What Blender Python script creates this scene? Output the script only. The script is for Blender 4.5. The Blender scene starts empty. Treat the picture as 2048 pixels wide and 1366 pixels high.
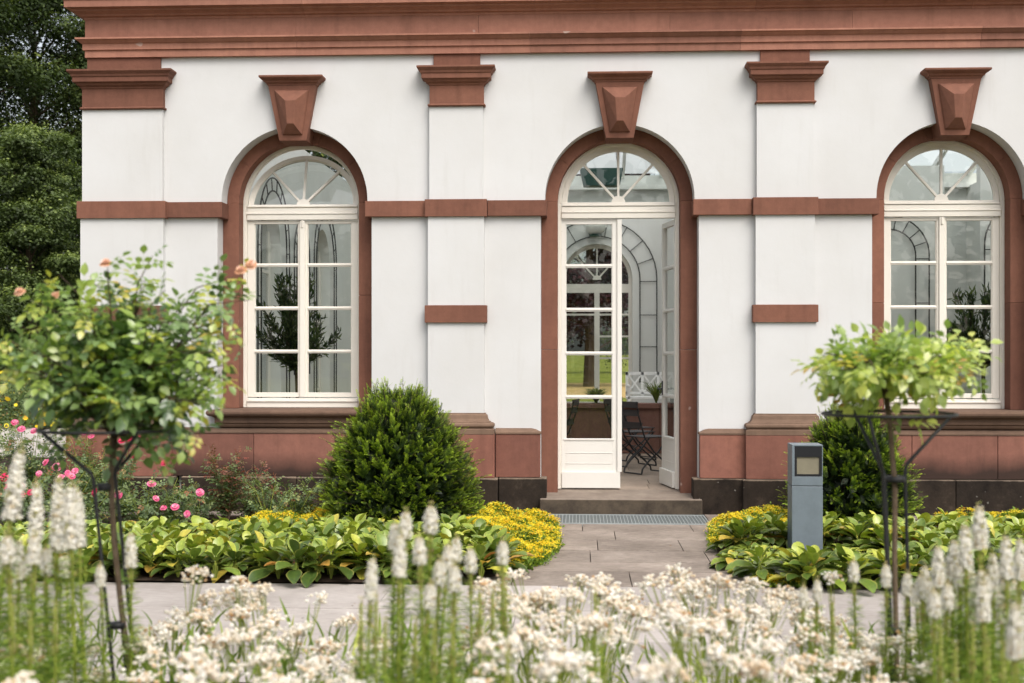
import bpy, math, random
import numpy as np
from mathutils import Vector, Matrix
random.seed(7); RNG = np.random.default_rng(7)
scene = bpy.context.scene
COL = scene.collection
rad = math.radians

# ------------------------------------------------------------------ camera
F = 2600.0; TH = rad(2.9); DD = 13.72; HC = 1.68
S_, C_ = math.sin(TH), math.cos(TH)
cd = bpy.data.cameras.new('camera'); cam = bpy.data.objects.new('camera', cd); COL.objects.link(cam)
cam.location = (0, -DD, HC); cam.rotation_euler = (rad(90), 0, TH)
cd.sensor_width = 36; cd.lens = F/2048*36; cd.shift_y = 22/2048.0
cd.clip_start = 0.1; cd.clip_end = 2000
cd.dof.use_dof = True; cd.dof.focus_distance = 13.2; cd.dof.aperture_fstop = 3.1
scene.camera = cam

# ------------------------------------------------------------------ sky, sun, exposure
SUN_EL, SUN_AZ = 52, 150          # azimuth clockwise from +y (the sun stands behind the camera, to the right)
w = bpy.data.worlds.new("World"); scene.world = w; w.use_nodes = True
nt = w.node_tree; nt.nodes.clear()
sky = nt.nodes.new('ShaderNodeTexSky'); sky.sky_type = 'NISHITA'; sky.sun_disc = False
sky.sun_elevation = rad(SUN_EL); sky.sun_rotation = rad(SUN_AZ); sky.air_density = 1.0; sky.dust_density = 4.0; sky.ozone_density = 0.6
hsv = nt.nodes.new('ShaderNodeHueSaturation'); hsv.inputs['Saturation'].default_value = 0.42; hsv.inputs['Value'].default_value = 1.0
mixw = nt.nodes.new('ShaderNodeMixRGB'); mixw.blend_type = 'MULTIPLY'; mixw.inputs[0].default_value = 1; mixw.inputs[2].default_value = (1.02, 1.0, 0.975, 1)
bg = nt.nodes.new('ShaderNodeBackground'); bg.inputs['Strength'].default_value = 0.15
wo = nt.nodes.new('ShaderNodeOutputWorld')
nt.links.new(sky.outputs[0], hsv.inputs['Color']); nt.links.new(hsv.outputs[0], mixw.inputs[1])
nt.links.new(mixw.outputs[0], bg.inputs[0]); nt.links.new(bg.outputs[0], wo.inputs[0])
sd = bpy.data.lights.new('sun', 'SUN'); so = bpy.data.objects.new('sun', sd); COL.objects.link(so)
sd.energy = 1.35; sd.angle = rad(42); sd.color = (1.0, 0.965, 0.915)
sdir = Vector((math.sin(rad(SUN_AZ))*math.cos(rad(SUN_EL)), math.cos(rad(SUN_AZ))*math.cos(rad(SUN_EL)), math.sin(rad(SUN_EL))))
so.rotation_euler = sdir.to_track_quat('Z', 'Y').to_euler(); so.location = (10, -20, 30)
scene.view_settings.view_transform = 'Standard'; scene.view_settings.look = 'None'
scene.view_settings.exposure = 0.68; scene.view_settings.gamma = 1.0
scene.render.engine = 'CYCLES'
scene.cycles.transparent_max_bounces = 24; scene.cycles.max_bounces = 12; scene.cycles.diffuse_bounces = 8; scene.cycles.transmission_bounces = 8

# ------------------------------------------------------------------ measuring helpers (photo pixel -> point at a chosen distance)
def _ray(px, py):
    X = (px-1024)/F; V = (705-py)/F
    return (-S_+X*C_, C_+X*S_, V)
def at(px, py, Y):
    d = _ray(px, py); t = (Y+DD)/d[1]; return Vector((t*d[0], Y, HC+t*d[2]))
def atz(px, py, Z):
    d = _ray(px, py); return Vector((Z*d[0], -DD+Z*d[1], HC+Z*d[2]))
def gnd(px, py, z=0):
    d = _ray(px, py); t = (z-HC)/d[2]; return Vector((t*d[0], -DD+t*d[1], z))

# ------------------------------------------------------------------ materials
def srgb(r, g, b):
    f = lambda c: (c/255/12.92) if c/255 <= 0.04045 else ((c/255+0.055)/1.055)**2.4
    return (f(r), f(g), f(b), 1)
class Mat:
    def __init__(s, name):
        s.m = bpy.data.materials.new(name); s.m.use_nodes = True; s.nt = s.m.node_tree; s.nt.nodes.clear()
        s.out = s.n('ShaderNodeOutputMaterial')
    def n(s, t, **k):
        o = s.nt.nodes.new(t)
        for a, b in k.items():
            if a in o.inputs: o.inputs[a].default_value = b
            else: setattr(o, a, b)
        return o
    def l(s, a, b): s.nt.links.new(a, b)
    def ramp(s, fac, stops, interp='LINEAR'):
        r = s.n('ShaderNodeValToRGB'); r.color_ramp.interpolation = interp
        e = r.color_ramp.elements
        while len(e) > 1: e.remove(e[-1])
        e[0].position = stops[0][0]; e[0].color = stops[0][1]
        for p, c in stops[1:]:
            q = e.new(p); q.color = c
        s.l(fac, r.inputs[0]); return r.outputs[0]
    def coord(s, obj=True):
        t = s.n('ShaderNodeNewGeometry'); return t.outputs['Position']
    def noise(s, vec, scale, detail=6, rough=0.6, stretch=None):
        if stretch:
            mp = s.n('ShaderNodeMapping'); mp.inputs['Scale'].default_value = stretch; s.l(vec, mp.inputs[0]); vec = mp.outputs[0]
        n = s.n('ShaderNodeTexNoise'); n.inputs['Scale'].default_value = scale; n.inputs['Detail'].default_value = detail; n.inputs['Roughness'].default_value = rough
        s.l(vec, n.inputs['Vector']); return n.outputs[0]
    def mix(s, a, b, fac, mode='MIX'):
        m = s.n('ShaderNodeMixRGB'); m.blend_type = mode
        for v, i in ((fac, 0), (a, 1), (b, 2)):
            if hasattr(v, 'is_linked') or hasattr(v, 'links'): s.l(v, m.inputs[i])
            else: m.inputs[i].default_value = v
        return m.outputs[0]
    def attr(s, name):
        a = s.n('ShaderNodeAttribute'); a.attribute_name = name; return a.outputs['Fac']
    def math(s, op, a, b=0.0, clamp=False):
        m = s.n('ShaderNodeMath'); m.operation = op; m.use_clamp = clamp
        for v, i in ((a, 0), (b, 1)):
            if hasattr(v, 'links'): s.l(v, m.inputs[i])
            else: m.inputs[i].default_value = v
        return m.outputs[0]
    def bump(s, h, strength=0.3, dist=0.01):
        b = s.n('ShaderNodeBump'); b.inputs['Strength'].default_value = strength; b.inputs['Distance'].default_value = dist
        s.l(h, b.inputs['Height']); return b.outputs[0]
    def principled(s, col, rough=0.7, nrm=None, metal=0.0, spec=0.5, trans=None, coat=0):
        p = s.n('ShaderNodeBsdfPrincipled')
        if hasattr(col, 'links'): s.l(col, p.inputs['Base Color'])
        else: p.inputs['Base Color'].default_value = col
        if hasattr(rough, 'links'): s.l(rough, p.inputs['Roughness'])
        else: p.inputs['Roughness'].default_value = rough
        p.inputs['Metallic'].default_value = metal
        p.inputs['Specular IOR Level'].default_value = spec
        if nrm: s.l(nrm, p.inputs['Normal'])
        o = p.outputs[0]
        if trans:
            tcol, f = trans
            t = s.n('ShaderNodeBsdfTranslucent')
            if hasattr(tcol, 'links'): s.l(tcol, t.inputs[0])
            else: t.inputs[0].default_value = tcol
            mx = s.n('ShaderNodeMixShader'); mx.inputs[0].default_value = f
            s.l(o, mx.inputs[1]); s.l(t.outputs[0], mx.inputs[2]); o = mx.outputs[0]
        s.l(o, s.out.inputs[0]); return s.m

def sepz(m, vec, ax='Z'):
    q = m.n('ShaderNodeSeparateXYZ'); m.l(vec, q.inputs[0]); return q.outputs[ax]

def mk_stucco(name, base=(0.605, 0.61, 0.615, 1), dirty=0.10):
    m = Mat(name); P = m.coord()
    n1 = m.noise(P, 0.8, 5, 0.6); n2 = m.noise(P, 3.0, 6, 0.65, (3.0, 3.0, 0.35)); n3 = m.noise(P, 60, 4, 0.7)
    c = m.mix(base, (base[0]*0.90, base[1]*0.89, base[2]*0.87, 1), m.ramp(n1, [(0.35, (0, 0, 0, 1)), (0.75, (1, 1, 1, 1))]))
    c = m.mix(c, (base[0]*0.80, base[1]*0.78, base[2]*0.74, 1), m.math('MULTIPLY', m.ramp(n2, [(0.56, (0, 0, 0, 1)), (0.85, (1, 1, 1, 1))]), dirty*4))
    h = m.math('ADD', m.math('MULTIPLY', n3, 0.3), m.math('MULTIPLY', m.noise(P, 9, 4), 1.0))
    return m.principled(c, 0.9, m.bump(h, 0.25, 0.006), spec=0.15)

def mk_sandstone(name, base, dark, soot=None, rough=0.85):
    m = Mat(name); P = m.coord(); r = m.attr('rnd')
    n1 = m.noise(P, 1.6, 6, 0.65); n2 = m.noise(P, 14, 5, 0.7); n3 = m.noise(P, 120, 3, 0.8)
    st = m.noise(P, 2.2, 5, 0.6, (4.5, 4.5, 0.4))
    c = m.mix(base, dark, m.ramp(n1, [(0.35, (0, 0, 0, 1)), (0.8, (0.8, 0.8, 0.8, 1))]))
    c = m.mix(c, (0.62, 0.62, 0.62, 1), m.math('MULTIPLY', m.ramp(st, [(0.48, (0, 0, 0, 1)), (0.75, (1, 1, 1, 1))]), 0.5), 'MULTIPLY')
    v = m.ramp(r, [(0, (0.80, 0.79, 0.80, 1)), (1, (1.12, 1.12, 1.12, 1))]); c = m.mix(c, v, 1.0, 'MULTIPLY')
    g = m.ramp(n2, [(0.3, (0.88, 0.88, 0.88, 1)), (0.7, (1.08, 1.08, 1.08, 1))]); c = m.mix(c, g, 1.0, 'MULTIPLY')
    g = m.ramp(n3, [(0.3, (0.93, 0.93, 0.93, 1)), (0.7, (1.06, 1.06, 1.06, 1))]); c = m.mix(c, g, 1.0, 'MULTIPLY')
    sp = m.ramp(m.noise(P, 3.1, 2, 0.5), [(0.755, (0, 0, 0, 1)), (0.765, (1, 1, 1, 1))])
    c = m.mix(c, (0.5, 0.42, 0.38, 1), m.math('MULTIPLY', sp, 0.5))
    if soot:
        z0, z1, sc = soot
        z = sepz(m, P); t = m.n('ShaderNodeMapRange'); t.inputs[1].default_value = z0; t.inputs[2].default_value = z1
        t.inputs[3].default_value = 1; t.inputs[4].default_value = 0
        zz = m.math('ADD', z, m.math('MULTIPLY', m.math('SUBTRACT', m.noise(P, 1.5, 5, 0.6, (1, 1, 0.5)), 0.5), 0.34)); m.l(zz, t.inputs[0])
        c = m.mix(c, sc, m.math('MULTIPLY', t.outputs[0], 0.93))
    h = m.math('ADD', m.math('MULTIPLY', n3, 0.35), m.math('MULTIPLY', n2, 0.8))
    return m.principled(c, rough, m.bump(h, 0.35, 0.006), spec=0.25)

RED = (0.212, 0.094, 0.062, 1); REDD = (0.138, 0.060, 0.042, 1)
M = {}
M['stucco'] = mk_stucco('white_stucco')
M['inner'] = mk_stucco('interior_plaster', (0.66, 0.67, 0.645, 1), 0.04)
M['red'] = mk_sandstone('red_sandstone', RED, REDD)
M['redtop'] = mk_sandstone('red_sandstone_cornice', (0.345, 0.164, 0.115, 1), (0.255, 0.116, 0.081, 1))
M['redplinth'] = mk_sandstone('red_sandstone_plinth', (0.245, 0.110, 0.080, 1), (0.175, 0.080, 0.060, 1), soot=(0.42, 0.61, (0.030, 0.020, 0.016, 1)))
M['redclean'] = mk_sandstone('red_sandstone_plinth_clean', (0.245, 0.106, 0.076, 1), (0.175, 0.077, 0.058, 1))
M['mould'] = mk_sandstone('weathered_sandstone', (0.20, 0.13, 0.09, 1), (0.11, 0.07, 0.05, 1))
M['sill'] = mk_sandstone('window_sill_stone', (0.18, 0.112, 0.076, 1), (0.10, 0.06, 0.044, 1))

def mk_basalt():
    m = Mat('dark_base_stone'); P = m.coord(); r = m.attr('rnd')
    n1 = m.noise(P, 3.5, 8, 0.7); n2 = m.noise(P, 40, 4, 0.7)
    c = m.ramp(n1, [(0.30, (0.012, 0.009, 0.007, 1)), (0.55, (0.032, 0.024, 0.018, 1)), (0.80, (0.11, 0.083, 0.06, 1))])
    sp = m.ramp(m.noise(P, 22, 2, 0.4), [(0.72, (0, 0, 0, 1)), (0.76, (1, 1, 1, 1))]); c = m.mix(c, (0.30, 0.29, 0.26, 1), m.math('MULTIPLY', sp, 0.5))
    t = m.n('ShaderNodeMapRange'); t.inputs[1].default_value = 0.352; t.inputs[2].default_value = 0.368
    m.l(m.math('ADD', sepz(m, P), m.math('MULTIPLY', m.math('SUBTRACT', n1, 0.5), 0.06)), t.inputs[0])
    c = m.mix(c, (0.24, 0.19, 0.145, 1), m.math('MULTIPLY', t.outputs[0], 0.85))  # pale band paints the lit top edge into the stone, along with lichen
    c = m.mix(c, m.ramp(r, [(0, (0.8, 0.8, 0.8, 1)), (1, (1.25, 1.2, 1.15, 1))]), 1, 'MULTIPLY')
    return m.principled(c, 0.9, m.bump(m.math('ADD', n1, m.math('MULTIPLY', n2, 0.4)), 0.5, 0.012), spec=0.2)
M['basalt'] = mk_basalt()
def mk_step():
    m = Mat('step_stone'); P = m.coord(); n1 = m.noise(P, 5, 8, 0.7); n2 = m.noise(P, 60, 4, 0.7)
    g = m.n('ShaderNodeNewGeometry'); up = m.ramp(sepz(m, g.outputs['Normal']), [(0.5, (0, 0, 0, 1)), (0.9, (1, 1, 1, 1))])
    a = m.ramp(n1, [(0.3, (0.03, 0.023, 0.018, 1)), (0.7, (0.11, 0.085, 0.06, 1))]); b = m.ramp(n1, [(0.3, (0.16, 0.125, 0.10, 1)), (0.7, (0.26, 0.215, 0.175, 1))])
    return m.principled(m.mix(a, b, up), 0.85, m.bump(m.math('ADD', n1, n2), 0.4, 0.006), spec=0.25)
M['step'] = mk_step()
def mk_paint(name, col, rough=0.4, grime=0.12):
    m = Mat(name); P = m.coord(); n = m.noise(P, 6, 6, 0.7)
    c = m.mix(col, tuple(x*0.72 for x in col[:3])+(1,), m.math('MULTIPLY', m.ramp(n, [(0.45, (0, 0, 0, 1)), (0.8, (1, 1, 1, 1))]), grime*4))
    return m.principled(c, rough, m.bump(m.noise(P, 45, 3, 0.6, (1, 1, 0.15)), 0.1, 0.003), spec=0.4)
M['frame'] = mk_paint('cream_window_paint', (0.74, 0.705, 0.635, 1), 0.4, 0.05)
M['doorwhite'] = mk_paint('white_door_paint', (0.71, 0.69, 0.645, 1), 0.38, 0.04)
M['benchwhite'] = mk_paint('white_bench_paint', (0.82, 0.82, 0.80, 1))
M['iron'] = mk_paint('black_iron', (0.018, 0.018, 0.019, 1), 0.5)
M['wire'] = mk_paint('dark_trellis_wire', (0.03, 0.03, 0.028, 1), 0.6)
M['slat'] = mk_paint('charcoal_slat_wood', (0.035, 0.028, 0.028, 1), 0.55)
M['bollard'] = mk_paint('blue_grey_powder_coat', (0.145, 0.178, 0.205, 1), 0.42, 0.20)
M['blackbox'] = mk_paint('black_lamp_housing', (0.012, 0.013, 0.016, 1), 0.35)
M['lens'] = mk_paint('frosted_lamp_lens', (0.22, 0.20, 0.145, 1), 0.3, 0.2)
M['greenbox'] = mk_paint('green_metal_box', (0.03, 0.075, 0.065, 1), 0.5)
M['glassbowl'] = mk_paint('opal_lamp_bowl', (0.75, 0.75, 0.70, 1), 0.3)
M['pot'] = mk_paint('terracotta_pot', (0.30, 0.13, 0.08, 1), 0.8)
def mk_glass(name, tint=(0.86, 0.90, 0.88, 1), refl=1.0):
    m = Mat(name); P = m.coord()
    fr = m.n('ShaderNodeFresnel'); fr.inputs['IOR'].default_value = 1.52
    tr = m.n('ShaderNodeBsdfTransparent'); tr.inputs[0].default_value = tint
    gl = m.n('ShaderNodeBsdfGlossy'); gl.inputs['Roughness'].default_value = 0.0
    m.l(m.bump(m.noise(P, 1.6, 2, 0.4), 0.02, 0.02), gl.inputs['Normal'])
    mx = m.n('ShaderNodeMixShader'); m.l(m.math('MULTIPLY', fr.outputs[0], refl), mx.inputs[0]); m.l(tr.outputs[0], mx.inputs[1]); m.l(gl.outputs[0], mx.inputs[2])
    m.l(mx.outputs[0], m.out.inputs[0]); return m.m
M['glass'] = mk_glass('window_glass', (0.76, 0.80, 0.78, 1), refl=1.6)
_m = Mat('frosted_roof_glass'); _t = _m.n('ShaderNodeBsdfTransparent'); _t.inputs[0].default_value = (.8, .84, .84, 1); _d = _m.n('ShaderNodeBsdfTranslucent'); _d.inputs[0].default_value = (.85, .88, .88, 1)
_x = _m.n('ShaderNodeMixShader'); _x.inputs[0].default_value = .6; _m.l(_t.outputs[0], _x.inputs[1]); _m.l(_d.outputs[0], _x.inputs[2]); _m.l(_x.outputs[0], _m.out.inputs[0]); M['roofglass'] = _m.m
def mk_paving(name, c1, c2, c3, speck=0.4):
    m = Mat(name); P = m.coord(); r = m.attr('rnd')
    n1 = m.noise(P, 1.3, 7, 0.65); n2 = m.noise(P, 30, 5, 0.75, (0.35, 1.6, 1)); n3 = m.noise(P, 150, 3, 0.8)
    c = m.ramp(n1, [(0.3, c1), (0.55, c2), (0.75, c3)])
    c = m.mix(c, m.ramp(n2, [(0.32, (0.60, 0.58, 0.56, 1)), (0.62, (1.18, 1.18, 1.18, 1))]), min(1, speck*1.4), 'MULTIPLY')
    c = m.mix(c, m.ramp(n3, [(0.3, (0.85, 0.85, 0.85, 1)), (0.7, (1.1, 1.1, 1.1, 1))]), 1.0, 'MULTIPLY')
    c = m.mix(c, m.ramp(r, [(0, (0.86, 0.85, 0.84, 1)), (1, (1.10, 1.09, 1.08, 1))]), 1, 'MULTIPLY')
    return m.principled(c, 0.85, m.bump(m.math('ADD', m.math('MULTIPLY', n2, 0.8), n3), 0.4, 0.005), spec=0.3)
M['path'] = mk_paving('path_sandstone', (0.18, 0.15, 0.125, 1), (0.30, 0.255, 0.22, 1), (0.40, 0.345, 0.30, 1), 1.0)
M['terrace'] = mk_paving('terrace_stone', (0.33, 0.30, 0.275, 1), (0.43, 0.395, 0.37, 1), (0.49, 0.455, 0.43, 1), 0.3)
M['floorin'] = mk_paving('interior_floor_stone', (0.20, 0.155, 0.12, 1), (0.30, 0.24, 0.19, 1), (0.36, 0.29, 0.235, 1), 0.3)
M['gravelpath'] = mk_paving('pale_gravel', (0.48, 0.44, 0.40, 1), (0.54, 0.50, 0.46, 1), (0.58, 0.54, 0.5, 1), 0.1)
def mk_simple(name, stops, scale=4, rough=0.95, bump=0.5, bscale=40):
    m = Mat(name); P = m.coord(); n = m.noise(P, scale, 8, 0.7)
    return m.principled(m.ramp(n, stops), rough, m.bump(m.noise(P, bscale, 5, 0.8), bump, 0.02), spec=0.15)
M['soil'] = mk_simple('bed_soil', [(0.3, (0.025, 0.017, 0.012, 1)), (0.7, (0.075, 0.052, 0.038, 1))], 9)
M['joint'] = mk_simple('joint_dirt', [(0.3, (0.03, 0.024, 0.018, 1)), (0.7, (0.09, 0.07, 0.05, 1))], 12)
M['lawn'] = mk_simple('lawn', [(0.3, (0.14, 0.165, 0.025, 1)), (0.55, (0.24, 0.26, 0.045, 1)), (0.75, (0.42, 0.34, 0.09, 1))], 0.35)
M['bark'] = mk_simple('bark', [(0.3, (0.045, 0.032, 0.022, 1)), (0.7, (0.13, 0.095, 0.068, 1))], 30, 0.9, 0.8, 90)
M['rosebark'] = mk_simple('rose_bark', [(0.3, (0.10, 0.07, 0.045, 1)), (0.7, (0.21, 0.155, 0.105, 1))], 40, 0.85, 0.6, 120)
M['purplestone'] = mk_sandstone('inner_parapet_stone', (0.20, 0.105, 0.08, 1), (0.12, 0.06, 0.048, 1))
M['roofwhite'] = mk_paint('white_roof_metal', (0.72, 0.73, 0.70, 1), 0.5)

def mk_leaf(name, stops, tip=None, rough=0.45, tr=0.3, spec=0.4, vein=False, tt=(1.35, 1.5, 0.7, 1)):
    """stops: ramp over per-leaf 'rnd'; tip: colour blended along leaf by 'u'"""
    m = Mat(name); r = m.attr('rnd'); c = m.ramp(r, stops)
    if tip: c = m.mix(c, tip[0], m.math('MULTIPLY', m.math('MULTIPLY', m.ramp(m.attr('u'), [(tip[1], (0, 0, 0, 1)), (1, (1, 1, 1, 1))]), tip[2]), m.ramp(r, [(.25, (0, 0, 0, 1)), (.8, (1, 1, 1, 1))])))
    if vein:
        q = m.ramp(m.attr('vv'), [(0.0, (1.25, 1.2, 1.1, 1)), (0.12, (1, 1, 1, 1)), (1, (0.92, 0.95, 0.9, 1))]); c = m.mix(c, q, 1, 'MULTIPLY')
        e = m.ramp(m.attr('vv'), [(0.80, (0, 0, 0, 1)), (1, (1, 1, 1, 1))]); c = m.mix(c, (0.50, 0.44, 0.12, 1), m.math('MULTIPLY', e, 0.5))
        P = m.coord(); nn = m.noise(P, 35, 3, 0.6); c = m.mix(c, m.ramp(nn, [(0.3, (0.75, 0.78, 0.75, 1)), (0.7, (1.15, 1.15, 1.1, 1))]), 1, 'MULTIPLY')
    tc = m.mix(c, tt, 1.0, 'MULTIPLY')
    return m.principled(c, rough, spec=spec, trans=(tc, tr))
G = lambda *a: tuple(a)+(1,)
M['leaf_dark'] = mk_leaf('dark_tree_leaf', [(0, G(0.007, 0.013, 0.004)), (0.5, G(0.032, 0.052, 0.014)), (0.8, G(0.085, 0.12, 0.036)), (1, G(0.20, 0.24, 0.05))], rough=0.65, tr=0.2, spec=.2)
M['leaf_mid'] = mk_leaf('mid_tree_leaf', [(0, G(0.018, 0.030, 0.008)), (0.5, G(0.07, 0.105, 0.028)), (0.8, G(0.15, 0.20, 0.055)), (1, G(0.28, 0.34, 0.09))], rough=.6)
M['leaf_purple'] = mk_leaf('purple_beech_leaf', [(0, G(0.02, 0.008, 0.012)), (0.7, G(0.07, 0.025, 0.035)), (1, G(0.13, 0.06, 0.07))])
M['leaf_rose'] = mk_leaf('rose_leaf', [(0, G(0.05, 0.095, 0.03)), (0.35, G(0.12, 0.20, 0.07)), (0.62, G(0.25, 0.36, 0.14)), (0.80, G(0.30, 0.40, 0.08)), (0.95, G(0.50, 0.50, 0.09)), (1, G(0.62, 0.42, 0.10))], rough=0.30, tr=0.38, spec=1.0)  # sage stop puts the sky's sheen into the leaf colour
M['leaf_rose_lime'] = mk_leaf('young_rose_leaf', [(0, G(0.12, 0.19, 0.05)), (0.35, G(0.27, 0.37, 0.11)), (0.7, G(0.48, 0.56, 0.16)), (0.93, G(0.66, 0.66, 0.18)), (1, G(0.55, 0.28, 0.12))], rough=0.34, tr=0.42, spec=1.0)
M['leaf_shrub'] = mk_leaf('shrub_rose_leaf', [(0, G(0.05, 0.085, 0.035)), (0.6, G(0.15, 0.215, 0.095)), (0.9, G(0.28, 0.34, 0.13)), (1, G(0.30, 0.09, 0.05))], rough=0.45)
M['leaf_red'] = mk_leaf('bronze_rose_leaf', [(0, G(0.07, 0.11, 0.04)), (0.5, G(0.13, 0.19, 0.07)), (0.7, G(0.20, 0.09, 0.05)), (1, G(0.30, 0.07, 0.05))], rough=0.5)
M['needle'] = mk_leaf('yew_needle', [(0, G(0.006, 0.013, 0.003)), (0.45, G(0.022, 0.048, 0.008)), (0.8, G(0.085, 0.15, 0.016)), (1, G(0.34, 0.34, 0.04))], tip=(G(0.42, 0.58, 0.04), 0.42, 0.85), rough=0.5, tr=0.2)
M['bergenia'] = mk_leaf('bergenia_leaf', [(0, G(0.06, 0.10, 0.022)), (0.35, G(0.165, 0.24, 0.045)), (0.7, G(0.34, 0.41, 0.06)), (0.90, G(0.52, 0.51, 0.08)), (0.97, G(0.55, 0.33, 0.07)), (1, G(0.26, 0.06, 0.035))], rough=0.32, tr=0.18, spec=0.65, vein=True, tt=(1.2, 1.3, .4, 1))
M['sedumleaf'] = mk_leaf('sedum_leaf', [(0, G(0.08, 0.15, 0.02)), (0.7, G(0.20, 0.31, 0.04)), (1, G(0.36, 0.40, 0.05))])
M['sedumflower'] = mk_leaf('yellow_sedum_flower', [(0, G(0.62, 0.32, 0.03)), (0.15, G(0.80, 0.52, 0.02)), (0.5, G(0.90, 0.72, 0.02)), (1, G(0.94, 0.84, 0.10))], tr=0.3, rough=0.6, tt=(1.0, 1.0, 1.0, 1))
M['stemgreen'] = mk_leaf('green_stem', [(0, G(0.17, 0.23, 0.035)), (1, G(0.42, 0.46, 0.09))], rough=0.5)
M['liatleaf'] = mk_leaf('narrow_stem_leaf', [(0, G(0.10, 0.17, 0.03)), (0.7, G(0.27, 0.38, 0.06)), (1, G(0.50, 0.54, 0.12))], rough=0.5)
M['liatflower'] = mk_leaf('white_spike_floret', [(0, G(0.48, 0.46, 0.20)), (0.08, G(0.68, 0.56, 0.36)), (0.16, G(0.90, 0.87, 0.77)), (1, G(0.96, 0.95, 0.91))], rough=0.7, tr=0.42, tt=(1.0, 1.0, 1.0, 1))
_m = Mat('spike_core'); _P = _m.coord(); _n = _m.noise(_P, 240, 3, .6)
_c = _m.ramp(_n, [(.28, G(.50, .46, .20)), (.36, G(.80, .72, .50)), (.44, G(.95, .93, .87))]); M['spikecore'] = _m.principled(_c, .8, _m.bump(_n, .6, .003), trans=(_c, .3))
M['liatbud'] = mk_leaf('spike_bud', [(0, G(0.32, 0.36, 0.10)), (0.5, G(0.55, 0.52, 0.22)), (1, G(0.62, 0.44, 0.22))], rough=0.6, tt=(1.0, 1.0, 1.0, 1))
M['pearl'] = mk_leaf('papery_flower', [(0, G(0.60, 0.38, 0.18)), (0.12, G(0.80, 0.62, 0.39)), (0.34, G(0.90, 0.80, 0.64)), (0.7, G(0.94, 0.90, 0.81)), (1, G(0.96, 0.94, 0.89))], rough=0.7, tr=0.42, tt=(1.0, 1.0, 1.0, 1))
M['pearlleaf'] = mk_leaf('grey_green_leaf', [(0, G(0.15, 0.19, 0.045)), (0.7, G(0.34, 0.38, 0.10)), (1, G(0.55, 0.50, 0.18))], rough=0.6)
M['peach'] = mk_leaf('peach_rose_petal', [(0, G(0.55, 0.24, 0.10)), (0.6, G(0.78, 0.48, 0.32)), (1, G(0.86, 0.66, 0.54))], rough=0.6, tr=0.3, tt=(1.0, 1.0, 1.0, 1))
M['pink'] = mk_leaf('pink_rose_petal', [(0, G(0.72, 0.06, 0.20)), (0.5, G(0.88, 0.22, 0.40)), (1, G(0.93, 0.55, 0.66))], rough=0.6, tr=0.3, tt=(1.0, 1.0, 1.0, 1))
M['crimson'] = mk_leaf('crimson_rose_petal', [(0, G(0.58, 0.01, 0.06)), (0.6, G(0.82, 0.06, 0.18)), (1, G(0.9, 0.2, 0.34))], rough=0.6, tr=0.3, tt=(1.0, 1.0, 1.0, 1))
M['oleander'] = mk_leaf('olive_leaf', [(0, G(0.03, 0.05, 0.022)), (0.7, G(0.08, 0.115, 0.05)), (1, G(0.18, 0.22, 0.09))])
M['grassblade'] = mk_leaf('grass_blade', [(0, G(0.05, 0.09, 0.02)), (1, G(0.20, 0.24, 0.06))])

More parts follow.
